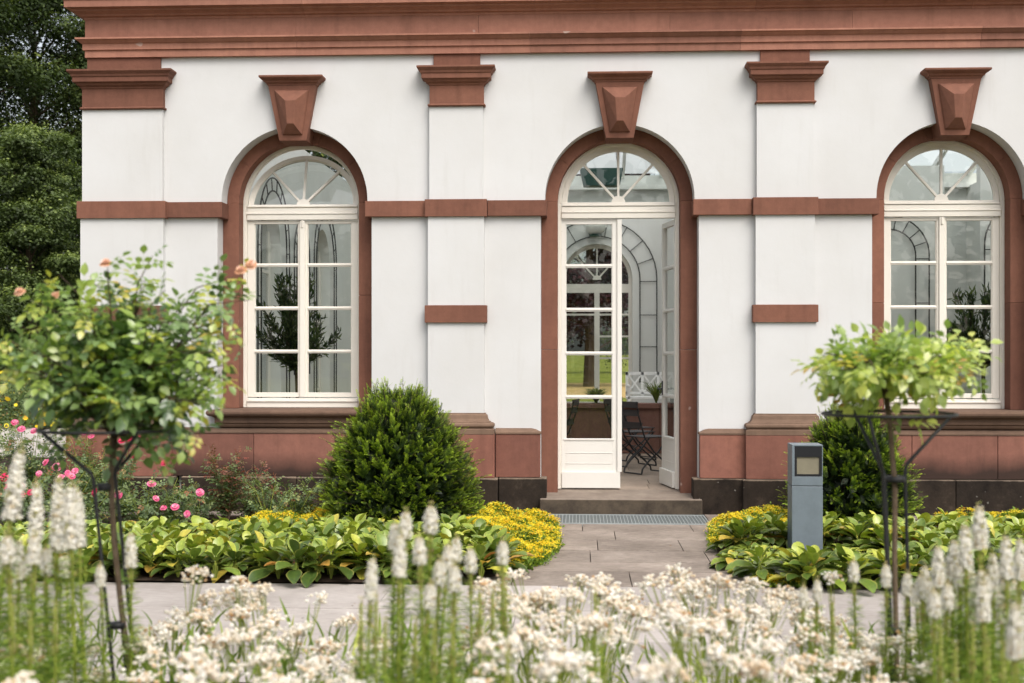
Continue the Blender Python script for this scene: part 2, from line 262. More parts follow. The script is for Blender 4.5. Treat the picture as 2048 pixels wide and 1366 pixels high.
# ------------------------------------------------------------------ object helpers
def tag(o, label=None, cat=None, group=None, kind=None):
    if label: o['label'] = label
    if cat: o['category'] = cat
    if group: o['group'] = group
    if kind: o['kind'] = kind
    return o
def empty(name, loc, label, cat, group=None, rz=0):
    o = bpy.data.objects.new(name, None); COL.objects.link(o); o.location = loc; o.rotation_euler = (0, 0, rz); o.empty_display_size = 0.2
    return tag(o, label, cat, group)
def link(name, me, mat, parent=None):
    o = bpy.data.objects.new(name, me); COL.objects.link(o)
    if mat: me.materials.append(mat)
    if parent: o.parent = parent
    return o
def copy_tree(o, parent=None):
    c = o.copy(); COL.objects.link(c); c.parent = parent
    for ch in list(o.children): copy_tree(ch, c)
    return c
class MB:
    def __init__(s): s.v = []; s.f = []; s.r = []
    def add(s, vs, fs, r=None):
        b = len(s.v); r = random.random() if r is None else r
        s.v += [tuple(p) for p in vs]; s.f += [tuple(b+i for i in f) for f in fs]; s.r += [r]*len(vs)
    def box(s, x0, x1, y0, y1, z0, z1, r=None):
        s.add([(x0, y0, z0), (x1, y0, z0), (x1, y1, z0), (x0, y1, z0), (x0, y0, z1), (x1, y0, z1), (x1, y1, z1), (x0, y1, z1)],
              [(0, 3, 2, 1), (4, 5, 6, 7), (0, 1, 5, 4), (1, 2, 6, 5), (2, 3, 7, 6), (3, 0, 4, 7)], r)
    def bar(s, p, q, w, h, up=(0, 0, 1), r=None):
        p = Vector(p); q = Vector(q); d = (q-p).normalized(); u = Vector(up)
        sd_ = d.cross(u)
        if sd_.length < 1e-4: sd_ = d.cross(Vector((1, 0, 0)))
        sd_.normalize(); u = sd_.cross(d).normalized(); vs = []
        for c in (p, q):
            for a, b in ((-1, -1), (1, -1), (1, 1), (-1, 1)): vs.append(c+sd_*a*w/2+u*b*h/2)
        s.add(vs, [(0, 1, 2, 3), (7, 6, 5, 4), (0, 4, 5, 1), (1, 5, 6, 2), (2, 6, 7, 3), (3, 7, 4, 0)], r)
    def prism(s, poly, y0, y1, r=None):          # poly in xz, extruded along y
        n = len(poly); vs = [(x, y0, z) for x, z in poly]+[(x, y1, z) for x, z in poly]
        s.add(vs, [tuple(range(n)), tuple(reversed(range(n, 2*n)))]+[(i, n+i, n+(i+1) % n, (i+1) % n) for i in range(n)], r)
    def tube(s, pts, rr, n=6, r=None, cap=True):
        pts = [Vector(p) for p in pts]
        if not hasattr(rr, '__len__'): rr = [rr]*len(pts)
        vs = []; prev = None
        for i, p in enumerate(pts):
            d = (pts[min(i+1, len(pts)-1)]-pts[max(i-1, 0)]).normalized()
            if prev is None:
                a = d.cross(Vector((0.3, 0.1, 1)));
                if a.length < 1e-3: a = d.cross(Vector((1, 0, 0)))
            else: a = prev-d*prev.dot(d)
            a.normalize(); prev = a; b = d.cross(a)
            for k in range(n):
                t = 2*math.pi*k/n; vs.append(p+(a*math.cos(t)+b*math.sin(t))*rr[i])
        fs = [(i*n+k, i*n+(k+1) % n, (i+1)*n+(k+1) % n, (i+1)*n+k) for i in range(len(pts)-1) for k in range(n)]
        if cap: fs += [tuple(reversed(range(n))), tuple(range((len(pts)-1)*n, len(pts)*n))]
        s.add(vs, fs, r)
    def mould(s, x0, x1, yf, yb, prof, left=True, right=True, r=None):
        """sweep a profile [(projection, z)...] along the front and mitred returns of a block; projection 0 = the block's face"""
        k = len(prof); vs = []; lo = []
        cols = []
        if left: cols.append(lambda p: (x0-p, yb))
        cols.append(lambda p: (x0-(p if left else 0), yf-p))
        cols.append(lambda p: (x1+(p if right else 0), yf-p))
        if right: cols.append(lambda p: (x1+p, yb))
        for c in cols:
            for p, z in prof:
                x, y = c(p); vs.append((x, y, z))
        fs = [(c*k+i, (c+1)*k+i, (c+1)*k+i+1, c*k+i+1) for c in range(len(cols)-1) for i in range(k-1)]
        # caps: top and bottom
        for i in (0, k-1):
            b = len(vs); ring = [vs[c*k+i] for c in range(len(cols))]
            if not left: ring = [(ring[0][0], yb, ring[0][2])]+ring
            if not right: ring = ring+[(ring[-1][0], yb, ring[-1][2])]
            vs += ring; f = tuple(range(b, b+len(ring))); fs.append(f if i else tuple(reversed(f)))
        if not left: # end cap
            b = len(vs); vs += [vs[i] for i in range(k)]+[(x0, yb, prof[-1][1]), (x0, yb, prof[0][1])]; fs.append(tuple(range(b, len(vs))))
        if not right:
            c0 = (len(cols)-1)*k; b = len(vs); vs += [vs[c0+i] for i in range(k)]+[(x1, yb, prof[-1][1]), (x1, yb, prof[0][1])]; fs.append(tuple(range(b, len(vs))))
        s.add(vs, fs, r)
    def ring(s, cx, cz, ro, ri, y0, y1, a0=0, a1=math.pi, n=40, r=None, blocks=1):
        for bl in range(blocks):
            b0 = a0+(a1-a0)*bl/blocks; b1 = a0+(a1-a0)*(bl+1)/blocks; m_ = max(2, n//blocks)
            vs = []; 
            for i in range(m_+1):
                t = b0+(b1-b0)*i/m_; c, q = math.cos(t), math.sin(t)
                vs += [(cx+ro*c, y0, cz+ro*q), (cx+ri*c, y0, cz+ri*q), (cx+ri*c, y1, cz+ri*q), (cx+ro*c, y1, cz+ro*q)]
            fs = [(4*i+j, 4*i+(j+1) % 4, 4*(i+1)+(j+1) % 4, 4*(i+1)+j) for i in range(m_) for j in range(4)]
            fs += [(3, 2, 1, 0), (4*m_, 4*m_+1, 4*m_+2, 4*m_+3)]
            s.add(vs, fs, random.random() if r is None else r)
    def lathe(s, prof, c, n=20, r=None):
        vs = [(c[0]+rr*math.cos(2*math.pi*k/n), c[1]+rr*math.sin(2*math.pi*k/n), c[2]+z) for rr, z in prof for k in range(n)]
        fs = [(i*n+k, i*n+(k+1) % n, (i+1)*n+(k+1) % n, (i+1)*n+k) for i in range(len(prof)-1) for k in range(n)]
        fs += [tuple(reversed(range(n))), tuple(range((len(prof)-1)*n, len(prof)*n))]
        s.add(vs, fs, r)
    def build(s, name, mat, parent=None, bevel=0.0, smooth=False, org=None):
        me = bpy.data.meshes.new(name)
        vs = s.v
        if org is not None: vs = [(a-org[0], b-org[1], c-org[2]) for a, b, c in vs]
        me.from_pydata(vs, [], s.f)
        a = me.attributes.new('rnd', 'FLOAT', 'POINT'); a.data.foreach_set('value', s.r)
        me.validate(); me.update()
        import bmesh
        bm = bmesh.new(); bm.from_mesh(me); bmesh.ops.recalc_face_normals(bm, faces=bm.faces); bm.to_mesh(me); bm.free()
        o = link(name, me, mat, parent)
        if org is not None and parent is None: o.location = org
        if smooth:
            for p in me.polygons: p.use_smooth = True
        if bevel:
            b = o.modifiers.new('bevel', 'BEVEL'); b.width = bevel; b.segments = 2; b.limit_method = 'ANGLE'; b.angle_limit = rad(30); b.harden_normals = False
        return o

# ------------------------------------------------------------------ numpy leaf scattering
def instance_mesh(name, tv, tf, R, P, rnd, mat, parent=None, tu=None, tvv=None, smooth=False, quads=True):
    """tv (k,3) template vertices, tf faces, R (N,3,3) rotation*scale, P (N,3): ONE mesh"""
    tv = np.asarray(tv, float); N = len(P); k = len(tv)
    V = np.einsum('nij,kj->nki', R, tv)+np.asarray(P)[:, None, :]
    V = V.reshape(-1, 3).astype(np.float32)
    lens = np.array([len(f) for f in tf]); flat = np.concatenate([np.array(f) for f in tf])
    idx = (flat[None, :]+(np.arange(N)*k)[:, None]).ravel().astype(np.int32)
    tot = np.tile(lens, N).astype(np.int32); start = np.concatenate([[0], np.cumsum(tot)[:-1]]).astype(np.int32)
    me = bpy.data.meshes.new(name)
    me.vertices.add(len(V)); me.vertices.foreach_set('co', V.ravel())
    me.loops.add(len(idx)); me.loops.foreach_set('vertex_index', idx)
    me.polygons.add(len(tot)); me.polygons.foreach_set('loop_start', start); me.polygons.foreach_set('loop_total', tot)
    if smooth: me.polygons.foreach_set('use_smooth', np.ones(len(tot), bool))
    a = me.attributes.new('rnd', 'FLOAT', 'POINT'); a.data.foreach_set('value', np.repeat(rnd, k).astype(np.float32))
    if tu is not None:
        a = me.attributes.new('u', 'FLOAT', 'POINT'); a.data.foreach_set('value', np.tile(np.asarray(tu, np.float32), N))
    if tvv is not None:
        a = me.attributes.new('vv', 'FLOAT', 'POINT'); a.data.foreach_set('value', np.tile(np.asarray(tvv, np.float32), N))
    me.update(calc_edges=True)
    return link(name, me, mat, parent)
def norm(a): return a/np.maximum(np.linalg.norm(a, axis=-1, keepdims=True), 1e-9)
def frames(d, nrm, scale):
    """leaf axis y = d, normal z ~ nrm"""
    d = norm(np.asarray(d, float)); x = norm(np.cross(d, nrm)); z = np.cross(x, d)
    R = np.stack([x, d, z], axis=-1); sc = np.asarray(scale)
    if sc.ndim == 1: R = R*sc[:, None, None]
    else: R = R*sc[:, None, :]
    return R
def rsph(n): return norm(RNG.normal(size=(n, 3)))
def leaf_tpl(w=0.5, fold=0.12, curl=0.15, seg=4, shape=None):
    """ovate leaf of unit length along +y: grid 3 wide"""
    shape = shape or (lambda t: math.sin(math.pi*min(1, t**0.8))**0.8)
    vs = []; u = []; vv = []
    for i in range(seg+1):
        t = i/seg; hw = 0.5*w*max(0.03, shape(t)); z = -curl*t*t
        vs += [(-hw, t, z+fold*hw), (0, t, z), (hw, t, z+fold*hw)]; u += [t]*3; vv += [1, 0, 1]
    fs = []
    for i in range(seg):
        b = 3*i; fs += [(b, b+1, b+4, b+3), (b+1, b+2, b+5, b+4)]
    return vs, fs, u, vv
TL_SIMPLE = ([(0, 0, 0), (0.3, 0.45, 0.06), (0, 1, -0.08), (-0.3, 0.45, 0.06)], [(0, 1, 2, 3)])
def merge_tpl(parts):
    V, Fs = [], []
    for vs, fs in parts:
        b = len(V); V += [tuple(v) for v in vs]; Fs += [tuple(b+i for i in f) for f in fs]
    return V, Fs
def xf(vs, M4): return [tuple(M4 @ Vector(v)) for v in vs]

# ================================================================== SETTING: ground
def sheet(name, pts, z, mat, label=None):
    m = MB(); m.add([(x, y, z) for x, y in pts], [tuple(range(len(pts)))], 0.5); o = m.build(name, mat)
    tag(o, kind='structure')
    return o
sheet('ground', [(-600, -300), (600, -300), (600, 900), (-600, 900)], -0.06, M['lawn'])
# sub-base under all paving
sheet('joint_bed', [(-30, -40), (30, -40), (30, -0.05), (-30, -0.05)], -0.035, M['joint'])
LB = [(-14, -1.5), (-14, -4.352), (-6, -4.352), (-2.8, -4.352), (-0.78, -4.345), (-0.38, -3.6), (-0.22, -2.7), (-0.22, -1.5), (-0.38, -0.9), (-0.55, -0.62), (-4.5, -0.55), (-6.2, -0.4), (-6.2, 6), (-14, 8)]
RB = [(1.12, -3.4), (1.35, -4.30), (1.75, -4.42), (9, -4.42), (9, -0.55), (3.2, -0.55), (1.6, -0.55), (1.32, -1.5), (1.2, -2.3)]
sheet('left_bed_soil', LB, 0.012, M['soil']); sheet('right_bed_soil', RB, 0.012, M['soil'])
def slabs(name, x0, x1, ys, mat, wmin, wmax, gap=0.006, th=0.03, jit=0.0015):
    m = MB()
    for a, b in zip(ys[:-1], ys[1:]):
        x = x0-random.random()*wmax
        while x < x1:
            wd = random.uniform(wmin, wmax); xa, xb = max(x, x0), min(x+wd, x1)
            if xb-xa > 0.05:
                z = -0.0+random.uniform(-jit, jit)
                m.box(xa+gap*.22, xb-gap*.22, a+gap*.7, b-gap*.7, -th, z)
            x += wd
    o = m.build(name, mat, bevel=0.0025); tag(o, kind='structure'); return o
slabs('garden_path', -0.75, 1.95, [-4.36, -3.72, -3.27, -2.66, -2.02, -1.45, -0.955], M['path'], 0.55, 1.15, 0.014)
slabs('wall_apron_path', -6.4, -0.41, [-0.56, -0.33, -0.12], M['path'], 0.8, 1.3)
slabs('wall_apron_path', 1.31, 8.5, [-0.56, -0.30, -0.12], M['path'], 0.8, 1.3)
slabs('grate_side_path', -0.9, -0.41, [-0.955, -0.56], M['path'], 0.4, 0.6); slabs('grate_side_path', 1.31, 1.95, [-0.955, -0.56], M['path'], 0.5, 0.7)
slabs('terrace', -12, 12, [-11.5, -10.6, -9.7, -8.8, -7.9, -6.95, -6.15, -5.25, -4.36], M['terrace'], 1.05, 1.7, 0.007)
sheet('flower_border_soil', [(-8, -14), (8, -14), (8, -7.25), (-8, -7.25)], 0.02, M['soil'])
# pale path and lawn beyond the left corner
sheet('far_path', [(-30, 10.2), (-6.5, 10.2), (-6.5, 15), (-30, 17.5)], -0.045, M['gravelpath'])
sheet('side_path', [(-9.5, 1.0), (-6.6, 1.0), (-6.6, 10.2), (-14, 10.2)], -0.040, M['gravelpath'])

# ================================================================== BUILDING
bld = empty('bath_house', (-0.5, 0.25, 0), 'long white plastered garden building with red sandstone trim, arched windows and an open glazed door', 'building')
OB = bld.location.copy()
def bp(mb, name, mat, parent=None, bevel=0.0, smooth=False, org=None):
    """build a part given in world coordinates under the building (or under a part at the building's origin)"""
    o = mb.build(name, mat, None, bevel, smooth)
    par = parent or bld
    for v in o.data.vertices: v.co -= OB
    o.parent = par
    return o
BAY = 3.455; CX = [-3.018, 0.438, 3.892]; ZS = 3.30
RO, RI = 0.785, 0.655; RL = 0.83
XL, XR = -5.31, 9.0; ZT = 4.836
# --- front wall
def wall_front():
    m = MB(); n = 36
    edges = [XL+0.1]
    for c in CX: edges += [c-RL, c+RL]
    edges.append(XR)
    # lower piers below the impost band, then upper
    for i in range(0, len(edges), 2):
        a, b = edges[i], edges[i+1]
        m.box(a, b, 0.0, 0.5, 0.0, 3.20, 0.5)
    ue = [XL+0.1]
    for c in CX: ue += [c-RO, c+RO]
    ue.append(XR)
    for i in range(0, len(ue), 2): m.box(ue[i], ue[i+1], 0.0, 0.5, 3.20, ZT+0.1, 0.5)
    for k, c in enumerate(CX):
        for i in range(n):
            a0 = math.pi*i/n; a1 = math.pi*(i+1)/n
            p0 = (c+RO*math.cos(a0), ZS+RO*math.sin(a0)); p1 = (c+RO*math.cos(a1), ZS+RO*math.sin(a1)); zt = ZT+0.1
            vs = [(p0[0], 0, p0[1]), (p1[0], 0, p1[1]), (p1[0], 0, zt), (p0[0], 0, zt), (p0[0], .5, p0[1]), (p1[0], .5, p1[1]), (p1[0], .5, zt), (p0[0], .5, zt)]
            m.add(vs, [(0, 1, 2, 3), (4, 7, 6, 5), (0, 4, 5, 1)], 0.5)
        if k != 1: m.box(c-RL, c+RL, 0.0, 0.5, 0.0, 0.95, 0.5)
    return m
wall = wall_front(); wallo = bp(wall, 'front_wall', M['stucco'])
m = MB()   # inner lining (plaster) around stone rings is the same wall; side wall and inner walls
YB = 15.9
SO = [(5.75, 7.15, 0.9), (9.9, 11.3, 0.2)]; SWT = 5.25
m.box(XL+0.1, XL+0.5, 0.5, SO[0][0], 0, SWT, 0.5); m.box(XL+0.1, XL+0.5, SO[0][1], SO[1][0], 0, SWT, .5); m.box(XL+0.1, XL+0.5, SO[1][1], YB, 0, SWT, .5)
for a, b, z_ in SO:
    m.box(XL+0.1, XL+0.5, a, b, 0, z_, .5); rr = (b-a)/2; yc = (a+b)/2; zc = 3.3
    for i in range(16):
        a0 = math.pi*i/16; a1 = math.pi*(i+1)/16; p0 = (yc+rr*math.cos(a0), zc+rr*math.sin(a0)); p1 = (yc+rr*math.cos(a1), zc+rr*math.sin(a1))
        m.add([(XL+.1, p0[0], p0[1]), (XL+.1, p1[0], p1[1]), (XL+.1, p1[0], SWT), (XL+.1, p0[0], SWT), (XL+.5, p0[0], p0[1]), (XL+.5, p1[0], p1[1]), (XL+.5, p1[0], SWT), (XL+.5, p0[0], SWT)], [(0, 1, 2, 3), (4, 5, 6, 7), (0, 1, 5, 4), (3, 2, 6, 7)], .5)
bp(m, 'side_wall', M['inner'])
# far wall with arches opposite the front ones
m = MB(); n = 28; Rb = 0.80
fe = [XL+0.5]
for c in CX: fe += [c-Rb, c+Rb]
fe.append(XR)
for i in range(0, len(fe), 2): m.box(fe[i], fe[i+1], YB, YB+0.5, 0.0, 5.7, 0.5)
for k, c in enumerate(CX):
    for i in range(n):
        a0 = math.pi*i/n; a1 = math.pi*(i+1)/n
        p0 = (c+Rb*math.cos(a0), ZS+0.05+Rb*math.sin(a0)); p1 = (c+Rb*math.cos(a1), ZS+.05+Rb*math.sin(a1))
        vs = [(p0[0], YB, p0[1]), (p1[0], YB, p1[1]), (p1[0], YB, 5.7), (p0[0], YB, 5.7), (p0[0], YB+.5, p0[1]), (p1[0], YB+.5, p1[1])]
        m.add(vs, [(0, 1, 2, 3), (0, 4, 5, 1)], 0.5)
    m.box(c-Rb, c+Rb, YB, YB+0.5, 0, 0.45 if k == 1 else 0.95, .5)
bp(m, 'rear_wall', M['inner'])
m = MB(); m.box(XR-0.3, XR, 0.5, YB, 0, 5.4, .5); bp(m, 'side_wall', M['inner'])
# cross walls between the hall and the side rooms
m = MB(); m.box(2.45, 2.62, 3.2, 15.85, 0.2, 5.4, .5)
bp(m, 'partition_wall', M['inner'])
m = MB(); m.box(6.3, 8.7, 7.0, 7.2, 0.2, 4.9, .5)
m.box(4.4, 6.3, 9.0, 9.2, 0.2, 4.9, .5)
bp(m, 'partition_wall', M['inner'])
# interior floor + raised floor behind parapet
m = MB(); y = 0.43
while y < 5.3:
    x = -5+random.random()*0.5; d = random.uniform(0.4, 0.6)
    while x < 8.6:
        wd = random.uniform(0.6, 1.0); m.box(x, min(x+wd, 8.6)-0.006, y, y+d-0.006, 0.12, 0.196+random.uniform(-.001, .001)); x += wd
    y += d
bp(m, 'interior_floor', M['floorin'])
m = MB(); m.box(-4.9, 8.7, 5.75, YB, 0.1, 0.45, .5); bp(m, 'raised_floor', M['floorin'])
m = MB()
for i in range(8):
    x = -4.0+i*1.3; m.box(x, x+1.295, 5.42, 5.74, 0.2, 0.86)
    m.box(x, x+1.295, 5.38, 5.78, 0.862, 0.93)
bp(m, 'parapet', M['purplestone'], bevel=0.006)
# roof: white rafters and glass
m = MB(); RIDGE_Y, RIDGE_Z, EZ = 8.2, 7.9, 5.48
x = -5.0
while x < 8.8:
    m.bar((x, 0.35, EZ), (x, RIDGE_Y, RIDGE_Z), 0.07, 0.12); m.bar((x, RIDGE_Y, RIDGE_Z), (x, YB+0.1, EZ+0.2), 0.07, 0.12); x += 0.86
m.bar((-5.2, RIDGE_Y, RIDGE_Z+0.03), (8.9, RIDGE_Y, RIDGE_Z+0.03), 0.12, 0.16)
for yy, zz in ((3.0, 6.29), (5.6, 7.09), (12.0, 6.76)): m.bar((-5.2, yy, zz), (8.9, yy, zz), 0.06, 0.07)
bp(m, 'roof_rafter', M['roofwhite'])
m = MB(); m.add([(-5.2, 0.3, EZ+.09), (8.9, 0.3, EZ+.09), (8.9, RIDGE_Y, RIDGE_Z+.09), (-5.2, RIDGE_Y, RIDGE_Z+.09), (8.9, YB+.2, EZ+.29), (-5.2, YB+.2, EZ+.29)], [(0, 1, 2, 3), (3, 2, 4, 5)], .5)
bp(m, 'roof_glass', M['roofglass'])
m = MB(); m.box(-5.0, 8.7, YB-0.25, YB-0.003, 5.36, 5.46, .5); m.box(-5.0, 8.7, YB-0.10, YB-0.003, 4.98, 5.02, .5)
bp(m, 'rear_cornice', M['roofwhite'])

# --- plinth
PIL = [(-5.31, -4.41), (-1.58, -0.985), (1.848, 2.46), (5.30, 5.90)]
m = MB(); md = MB(); mt = MB()
def blocks(a, b, w):
    n_ = max(1, round((b-a)/w)); return [(a+(b-a)*i/n_, a+(b-a)*(i+1)/n_) for i in range(n_)]
GAP = 0.004
segs = [(-4.30, -1.695, 0), (-0.865, -0.392, 1), (1.268, 1.742, 1), (2.575, 5.19, 0), (6.02, XR, 0)]
for a, b, door in segs:
    m = MB(); mt = MB()
    for x0, x1 in blocks(a, b, 0.95):
        m.box(x0+GAP/2, x1-GAP/2, -0.10, 0.1, 0.37, 0.822)
    bp(m, 'plinth', M['redclean' if door else 'redplinth'], bevel=0.006)
    rt = (door and a < 0); lt = (door and a > 0)
    mt.mould(a, b, -0.10, 0.06, [(0.0, 0.822), (0.008, 0.826), (0.008, 0.842), (-0.012, 0.852), (-0.05, 0.872), (-0.098, 0.882)], left=lt, right=rt)
    bp(mt, 'plinth_moulding', M['mould'])
for a, b in ((-4.2, -1.73), (-0.83, -0.325), (1.195, 1.71), (2.61, 5.15), (6.05, XR)):
    md = MB()
    for x0, x1 in blocks(a, b, 1.2): md.box(x0+GAP/2, x1-GAP/2, -0.15, 0.1, -0.06, 0.366)
    bp(md, 'plinth_base', M['basalt'], bevel=0.01)
for i, (a, b) in enumerate(PIL):
    m = MB(); m.box(a-0.115, b+0.115, -0.19, 0.1, 0.372, 0.824); bp(m, 'pilaster_plinth', M['redclean'], bevel=0.006)
    md = MB(); md.box(a-0.15, b+0.15, -0.235, 0.1, -0.06, 0.368); bp(md, 'plinth_base', M['basalt'], bevel=0.01)
# --- pilasters with base, shaft, bands, capital
for i, (a, b) in enumerate(PIL):
    wide = b-a > 0.7
    m = MB(); m.box(a+0.001, b-0.001, -0.08, 0.05, 0.9, 3.115, .5); m.box(a+0.014, b-0.014, -0.065, 0.05, 3.115, 4.285, .5)
    sh = bp(m, 'pilaster', M['stucco'])
    m = MB(); e = 0.001
    m.mould(a, b, -0.08, 0.02, [(0.112, 0.826), (0.112, 0.875), (0.090, 0.882), (0.088, 0.893), (0.104, 0.900), (0.110, 0.915), (0.106, 0.932), (0.092, 0.942), (0.070, 0.946), (0.070, 0.953), (0.052, 0.962), (0.040, 0.985), (0.036, 1.005), (0.032, 1.022), (0.014, 1.036), (0.014, 1.044), (-0.02, 1.046)])
    bp(m, 'pilaster_base', M['mould'], sh)
    for zz in (3.112, 1.996):
        m = MB(); m.mould(a, b, -0.08, 0.02, [(0.03, zz), (0.03, zz+.18), (-0.01, zz+.184)]); bp(m, 'pilaster_band', M['red'], sh, bevel=0.004)
    m = MB(); a2, b2 = a+0.018, b-0.005
    m.mould(a2, b2, -0.08, 0.02, [(0.0, 4.272), (0.012, 4.274), (0.020, 4.284), (0.016, 4.294), (0.0, 4.300), (0.0, 4.492), (0.010, 4.497), (0.014, 4.510), (0.040, 4.528), (0.052, 4.548), (0.074, 4.554), (0.078, 4.560), (0.078, 4.606), (0.088, 4.612), (0.096, 4.634), (0.116, 4.655), (0.124, 4.664), (0.124, 4.682)])
    m.box(a+0.055, b-0.045, -0.03, 0.05, 4.683, ZT+.01)
    bp(m, 'capital', M['red'], sh, bevel=0.003)
# --- impost band
m = MB()
for a, b in ((-4.402, CX[0]-RO+0.02), (CX[0]+RO-0.02, -1.612), (-0.952, CX[1]-RO+0.02), (CX[1]+RO-0.02, 1.814), (2.494, CX[2]-RO+0.02), (CX[2]+RO-0.02, 5.268), (5.935, XR)):
    zz = random.uniform(-.002, .002); m = MB()
    for x0, x1 in blocks(a, b, 1.0): m.box(x0+.001, x1-.001, -0.055, 0.215, 3.118+zz, 3.284+zz)
    bp(m, 'impost_band', M['red'], bevel=0.005)
# --- entablature (architrave, frieze, cornice)
AX = -5.27
def run(name, prof, mat, wblk, yf=-0.055, bevel=0.0):
    m = MB(); bl = blocks(AX, XR, wblk)
    cuts = [AX]+[b[1]+(random.uniform(-.25, .25) if j < len(bl)-1 else 0) for j, b in enumerate(bl)]
    for j in range(len(bl)):
        m.mould(cuts[j]+(0.0012 if j else 0), cuts[j+1]-0.0012, yf, 0.45, prof, left=(j == 0), right=False)
    return bp(m, name, mat, bevel=bevel)
arc = run('architrave', [(0.0, ZT), (0.0, 4.908), (0.004, 4.911), (0.020, 4.914), (0.020, 4.972), (0.024, 4.978), (0.036, 4.984), (0.050, 4.998), (0.066, 5.012), (0.080, 5.016), (0.080, 5.034), (0.0, 5.042)], M['redtop'], 2.4)
run('frieze', [(0.0, 5.0425), (0.0, 5.236)], M['redtop'], 2.0, yf=-0.05)
run('cornice', [(0.0, 5.237), (0.008, 5.246), (0.012, 5.262), (0.04, 5.268), (0.055, 5.285), (0.085, 5.302), (0.105, 5.312), (0.11, 5.325), (0.165, 5.338), (0.165, 5.40), (0.18, 5.42), (0.20, 5.45), (0.205, 5.47), (0.0, 5.50)], M['redtop'], 2.2, yf=-0.05)
# --- arch surrounds, keystones, sills
for k, c in enumerate(CX):
    m = MB(); zb = 0.17 if k == 1 else 1.075
    m.ring(c, ZS, RO+0.0, RI+0.0, 0.22, 0.499, blocks=5, n=50)
    cut = [zb, (zb+ZS)/2+random.uniform(-.1, .2), ZS]
    for s in (-1, 1):
        for z0, z1 in zip(cut[:-1], cut[1:]):
            xs = sorted((c+s*RI, c+s*(RL+0.0)))
            m.box(xs[0], xs[1], 0.215, 0.498, z0+.001, z1-.001)
    ar = bp(m, 'arch_surround', M['red'], bevel=0.005)
    # keystone
    m = MB()
    def quadloop(z, hw, yf, yb=0.3): return [(c-hw, yf, z), (c+hw, yf, z), (c+hw, yb, z), (c-hw, yb, z)]
    lo = quadloop(3.925, 0.145, -0.075); hi = quadloop(4.505, 0.255, -0.12)
    vs = lo+hi; m.add(vs, [(0, 3, 2, 1), (4, 5, 6, 7), (0, 1, 5, 4), (1, 2, 6, 5), (2, 3, 7, 6), (3, 0, 4, 7)], .45)
    def fy(z): return -0.075-(z-3.925)/(0.58)*0.045
    # raised plate and its pointed boss
    P0 = [(-0.108, 3.985), (0.108, 3.985), (0.188, 4.452), (-0.188, 4.452)]; P1 = [(-0.098, 3.992), (0.098, 3.992), (0.176, 4.444), (-0.176, 4.444)]
    Rg = [(-0.034, 4.085), (0.034, 4.085), (0.052, 4.325), (-0.052, 4.325)]
    vs = [(c+x, fy(z)+0.001, z) for x, z in P0]+[(c+x, fy(z)-0.022, z) for x, z in P1]+[(c+x, fy(z)-0.115, z) for x, z in Rg]
    fs = [(i, (i+1) % 4, 4+(i+1) % 4, 4+i) for i in range(4)]+[(4+i, 4+(i+1) % 4, 8+(i+1) % 4, 8+i) for i in range(4)]+[(8, 9, 10, 11)]
    m.add(vs, fs, .6)
    prof = [(0.0, 4.506), (0.004, 4.520), (0.020, 4.530), (0.030, 4.548), (0.052, 4.560), (0.070, 4.572), (0.076, 4.580), (0.076, 4.598), (0.0, 4.602)]
    m.mould(c-0.262, c+0.262, -0.125, 0.02, prof, r=.5)
    bp(m, 'keystone', M['red'], ar, bevel=0.004)
    if k != 1:
        m = MB(); h = 0.90
        m.mould(c-0.80, c+0.80, -0.06, 0.1, [(0.0, 0.885), (0.015, 0.905), (0.02, 0.925), (0.035, 0.935), (0.035, 0.985), (0.045, 0.995), (0.055, 1.0), (0.07, 1.005), (0.095, 1.012), (0.108, 1.03), (0.11, 1.048), (0.10, 1.064), (0.08, 1.070), (0.0, 1.078)])
        m.box(c-0.80, c+0.80, -0.06, 0.45, 1.0, 1.0745)
        bp(m, 'window_sill', M['sill'])
# --- window joinery
def rect_frame(m, x0, x1, z0, z1, y0, y1, w, wl=None, wr=None, wt=None, wb=None, r=.5):
    wl = w if wl is None else wl; wr = w if wr is None else wr; wt = w if wt is None else wt; wb = w if wb is None else wb
    m.box(x0, x0+wl, y0, y1, z0, z1, r); m.box(x1-wr, x1, y0, y1, z0, z1, r)
    m.box(x0+wl, x1-wr, y0, y1, z0, z0+wb, r); m.box(x0+wl, x1-wr, y0, y1, z1-wt, z1, r)
def joinery(c, door=False):
    zb = 0.20 if door else 1.078
    root = MB()
    root.ring(c, ZS, RI+0.001, 0.626, 0.40, 0.47, n=48, r=.5); root.ring(c, ZS, 0.627, 0.612, 0.415, 0.47, n=48, r=.5)
    for s in (-1, 1):
        xs = sorted((c+s*(RI+.001), c+s*0.627)); root.box(xs[0], xs[1], 0.40, 0.47, zb, ZS, .5)
        xs = sorted((c+s*0.627, c+s*0.614)); root.box(xs[0], xs[1], 0.415, 0.47, zb, ZS, .5)
    root.box(c-0.6135, c+0.6135, 0.395, 0.47, 3.135, 3.215, .5); root.box(c-0.612, c+0.612, 0.405, 0.47, 3.215, 3.262, .5)
    root.box(c-0.612, c+0.612, 0.385, 0.4, 3.195, 3.212, .5)
    if not door:
        root.box(c-0.6135, c+0.6135, 0.40, 0.47, zb, zb+0.062, .5); root.box(c-0.612, c+0.612, 0.385, 0.40, zb+0.062, zb+0.08, .5); root.box(c-.612, c+.612, .41, .47, zb+.062, zb+.10, .5)
    win = bp(root, 'glazed_door' if door else 'window', M['frame'], bevel=0.004)
    return win
